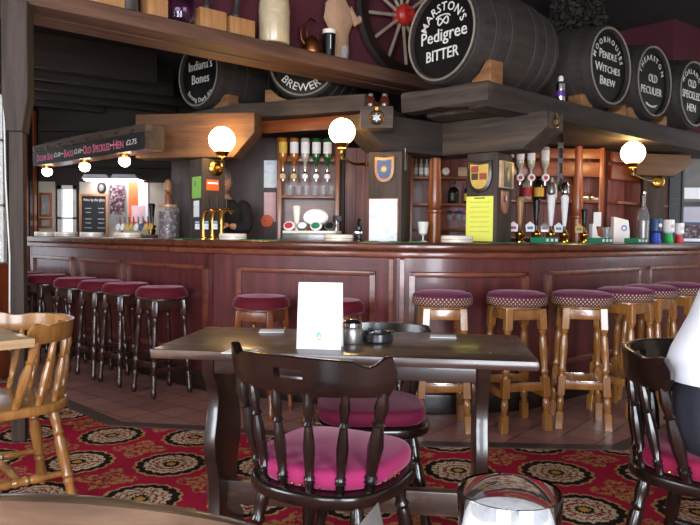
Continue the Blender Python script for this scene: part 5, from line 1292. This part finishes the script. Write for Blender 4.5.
def head(mb, c, f, r=.098):       # head centre, facing
    c = Vector(c); f = Vector(f).normalized(); s = f.cross(Vector((0, 0, 1))).normalized(); u = s.cross(f)
    T = Matrix((( s.x, -f.x, u.x, c.x), (s.y, -f.y, u.y, c.y), (s.z, -f.z, u.z, c.z), (0, 0, 0, 1)))
    b = bmesh.new(); bmesh.ops.create_uvsphere(b, u_segments=24, v_segments=18, radius=1)
    for v in b.verts:
        x, y, z = v.co; w_ = 1-.22*max(0, -z)**1.3; yy = y*(.95 if y < 0 else 1.0)
        v.co = Vector((x*.077*w_, yy*.098*w_-(.012*max(0, -z)), z*.118))
        if y < -.5 and abs(x) < .25 and -.45 < z < .15: v.co.y -= .022*(1-abs(x)/.25)*(1-abs(z+.15)/.32) if abs(z+.15) < .32 else 0
        if y < -.7 and .05 < z < .3 and .2 < abs(x) < .55: v.co.y += .006
        if y < -.7 and abs(z+.55) < .1 and abs(x) < .35: v.co.y -= .004
    b.verts.index_update(); mb.geo([v.co.copy() for v in b.verts], [[v.index for v in q_.verts] for q_ in b.faces], T); b.free()
    for sx in (-1, 1): mb.ball(.03, (sx*.078, .012, -.005), (.3, .7, 1.05), 12, T)
    return T
M['lips'] = plain('lips', '#a8665a', .5); M['shirt_white'] = plain('white_shirt', '#e9eaf2', .8, 0, 0, .03); M['jeans'] = plain('dark_jeans', '#23242f', .9, 0, 0, .2); M['hair_grey'] = wood('grey_hair', '#4a4441', '#8a847e', 'z', .7); M['hair_dark'] = wood('dark_hair', '#1a1210', '#3a2a22', 'z', .6); M['dark_cloth'] = plain('dark_clothes', '#17151a', .9); M['shoe'] = plain('shoe_leather', '#14100e', .4)
def person(label, origin, f, pose, shirt_m, trouser_m, hair_m):
    t = thing('person', label, 'person', origin, heading(*f))
    J = pose; mb = MB(); mb.mi = 0
    names = list(J); idx = {n: i for i, n in enumerate(names)}
    E = [('pelvis', 'waist'), ('waist', 'chest'), ('chest', 'neckb'), ('neckb', 'neck')]
    for s_ in 'LR': E += [('chest', 'sh'+s_), ('sh'+s_, 'el'+s_), ('el'+s_, 'wr'+s_), ('pelvis', 'hip'+s_), ('hip'+s_, 'kn'+s_), ('kn'+s_, 'an'+s_), ('an'+s_, 'toe'+s_)]
    slim = lambda j: (*j[:3], tuple(q_*.86 for q_ in j[3]) if isinstance(j[3], tuple) else j[3]*.9)
    add_mesh(mb, skinned([slim(J[n]) for n in names], [(idx[a], idx[b]) for a, b in E], idx['pelvis']))
    hc = Vector(J['head'][:3]); T = head(mb, hc, J['face'][:3])
    for s_, rg in (('L', -1), ('R', 1)):
        w_, e_ = Vector(J['wr'+s_][:3]), Vector(J['el'+s_][:3]); hand(mb, w_, w_-e_, J.get('palm', (0, 0, -1))[:3], .5, rg)
    body = mb.build('body', M['skin'], t, 60)
    mb = MB()
    for sx in (-1, 1): mb.ball(.0115, (sx*.03, -.0805, .012), (1.1, .6, .65), 10, T)
    mb.build('eyes', M['ceramic'], t); mb = MB()
    for sx in (-1, 1): mb.ball(.0055, (sx*.03, -.0862, .012), (1, .5, 1), 8, T)
    mb.build('irises', M['black'], t); MB().ball(.021, (0, -.083, -.06), (1, .35, .2), 12, T).build('lips', M['lips'], t)
    mb = MB(); b = bmesh.new(); bmesh.ops.create_uvsphere(b, u_segments=22, v_segments=16, radius=1)
    for v in b.verts:
        x, y, z = v.co; cut = y < -.25 and z < .55
        k = 1.0 if not cut else .86
        v.co = Vector((x*.086*k, y*.108*k+.006, z*.127*k if z > -.55 else -.07))
    b.verts.index_update(); mb.geo([v.co.copy() for v in b.verts], [[v.index for v in q_.verts] for q_ in b.faces], T); b.free(); mb.build('hair', hair_m, t, 60)
    pz = Vector(J['pelvis'][:3]); wz = Vector(J['waist'][:3]); lo_ = pz.lerp(wz, .55 if pz.z < .8 else .12); rr = J['pelvis'][3]; ww_ = J['waist'][3]; cc = J['chest'][3]; ch_ = Vector(J['chest'][:3]); nb = Vector(J['neckb'][:3])
    def oval(mb, rings, n=28):      # stacked elliptical rings (centre, rx, ry) closed top and bottom
        vs = []; fs = []
        for c, rx, ry in rings:
            for k in range(n): vs.append((c.x+rx*math.cos(2*PI*k/n), c.y+ry*math.sin(2*PI*k/n), c.z))
        for i in range(len(rings)-1):
            for k in range(n): a, b = i*n+k, i*n+(k+1) % n; fs.append((a, b, b+n, a+n))
        fs.append(tuple(range(n))[::-1]); fs.append(tuple(range((len(rings)-1)*n, len(rings)*n))); mb.geo(vs, fs)
    g_ = .028; mb = MB()
    oval(mb, [(lo_, rr[0]+.026, rr[1]+.045), (lo_.lerp(wz, .35), ww_[0]+g_+.012, ww_[1]+g_+.02), (wz, ww_[0]+g_-.005, ww_[1]+g_), (wz.lerp(ch_, .5), cc[0]+g_-.012, cc[1]+g_-.01), (ch_, cc[0]+g_, cc[1]+g_-.01), (ch_.lerp(nb, .35), cc[0]+.02, cc[1]+.005), (ch_.lerp(nb, .65), cc[0]*.8, cc[1]*.8), (ch_.lerp(nb, .95), .085, .08)])
    for s_ in 'LR':
        a_, b_, c_ = (Vector(J[n+s_][:3]) for n in ('sh', 'el', 'wr')); ra, rb, rc = J['sh'+s_][3]+.014, J['el'+s_][3]+.016, J['wr'+s_][3]+.016
        add_mesh(mb, skinned([(*(a_.lerp(ch_, .35)), ra), (*a_, ra), (*(a_.lerp(b_, .5)), (ra+rb)/2), (*b_, rb), (*(b_.lerp(c_, .8)), rc)], [(0, 1), (1, 2), (2, 3), (3, 4)], 0))
    mb.build('shirt', shirt_m, t, 60)
    mb = MB(); up = wz if pz.z > .8 else pz.lerp(wz, .65)
    oval(mb, [(pz+Vector((0, .01, -.13)), rr[0]*.5, rr[1]*.6), (pz+Vector((0, .01, -.1)), rr[0]*.95, rr[1]*1.0), (pz+Vector((0, 0, -.04)), rr[0]+.018, rr[1]+.035), (pz+Vector((0, 0, .04)), rr[0]+.016, rr[1]+.03), (up, rr[0]+.004, rr[1]+.016)])
    for s_ in 'LR':
        h_, k_, a_ = (Vector(J[n+s_][:3]) for n in ('hip', 'kn', 'an')); rh, rk, ra = J['hip'+s_][3]+.01, J['kn'+s_][3]+.018, J['an'+s_][3]+.024
        add_mesh(mb, skinned([(*h_, rh), (*(h_.lerp(k_, .5)), (rh+rk)/2), (*k_, rk), (*(k_.lerp(a_, .5)), (rk+ra)/2), (*(k_.lerp(a_, .93)), ra)], [(0, 1), (1, 2), (2, 3), (3, 4)], 0))
    mb.build('trousers', trouser_m, t, 60)
    for s_ in 'LR':
        a_, b_ = Vector(J['an'+s_][:3]), Vector(J['toe'+s_][:3]); mb = MB(); d_ = (b_-a_); d_.z = 0; d_.normalize(); base = Vector((a_.x, a_.y, 0))
        add_mesh(mb, skinned([(*(base-d_*.05+Vector((0, 0, .045))), .042), (*(base+d_*.06+Vector((0, 0, .043))), .045), (*(base+d_*.17+Vector((0, 0, .036))), .036)], [(0, 1), (1, 2)], 0)); mb.build('shoe', M['shoe'], t)
    return t
SEAT = {'pelvis': (0, 0, .60, (.15, .12)), 'waist': (0, -.01, .80, (.145, .12)), 'chest': (0, .07, 1.0, (.16, .12)), 'neckb': (0, .10, 1.14, .065), 'neck': (0, .125, 1.21, .055),
 'shL': (-.17, .08, 1.07, .062), 'elL': (-.24, .15, .82, .045), 'wrL': (-.14, .36, .72, .03), 'shR': (.17, .08, 1.07, .062), 'elR': (.24, .15, .82, .045), 'wrR': (.14, .36, .72, .03),
 'hipL': (-.09, .03, .585, .092), 'knL': (-.13, .42, .53, .066), 'anL': (-.13, .42, .09, .042), 'toeL': (-.14, .54, .035, .032), 'hipR': (.09, .03, .585, .092), 'knR': (.13, .42, .53, .066), 'anR': (.13, .42, .09, .042), 'toeR': (.14, .54, .035, .032)}
def pose(d, **kw): d = dict(d); extra = {k: kw.pop(k) for k in ('head', 'face', 'palm') if k in kw}; return Pose(d, extra)
class Pose(dict):
    def __init__(s, d, extra): super().__init__(d); s.extra = extra
    def __getitem__(s, k): return s.extra[k] if k in s.extra else super().__getitem__(k)
    def get(s, k, dflt=None): return s.extra.get(k, super().get(k, dflt))
person('person in white shirt and dark jeans seated on the right-hand chair', (1.135, 2.02, 0), (.70, -.71), pose(SEAT, head=(0, .15, 1.31), face=(0, 1, -.1)), M['shirt_white'], M['jeans'], M['hair_dark'])
STAND = {'pelvis': (0, 0, .95, (.14, .1)), 'waist': (0, .02, 1.08, (.13, .1)), 'chest': (0, .08, 1.30, (.155, .115)), 'neckb': (0, .13, 1.43, .062), 'neck': (0, .16, 1.49, .052),
 'shL': (-.17, .09, 1.38, .058), 'elL': (-.22, .2, 1.17, .043), 'wrL': (-.10, .33, 1.2, .029), 'shR': (.17, .09, 1.38, .058), 'elR': (.23, .15, 1.16, .043), 'wrR': (.12, .32, 1.17, .029),
 'hipL': (-.09, 0, .9, .085), 'knL': (-.1, .02, .5, .06), 'anL': (-.1, -.02, .09, .04), 'toeL': (-.11, .1, .035, .03), 'hipR': (.09, 0, .9, .085), 'knR': (.1, .02, .5, .06), 'anR': (.1, -.02, .09, .04), 'toeR': (.11, .1, .035, .03)}
person('person in dark clothes with grey hair leaning over behind the brass taps', (-1.06, 5.93, 0), (-.1, -1), pose(STAND, head=(0, .2, 1.565), face=(-.3, 1, -.55)), M['dark_cloth'], M['dark_cloth'], M['hair_grey'])
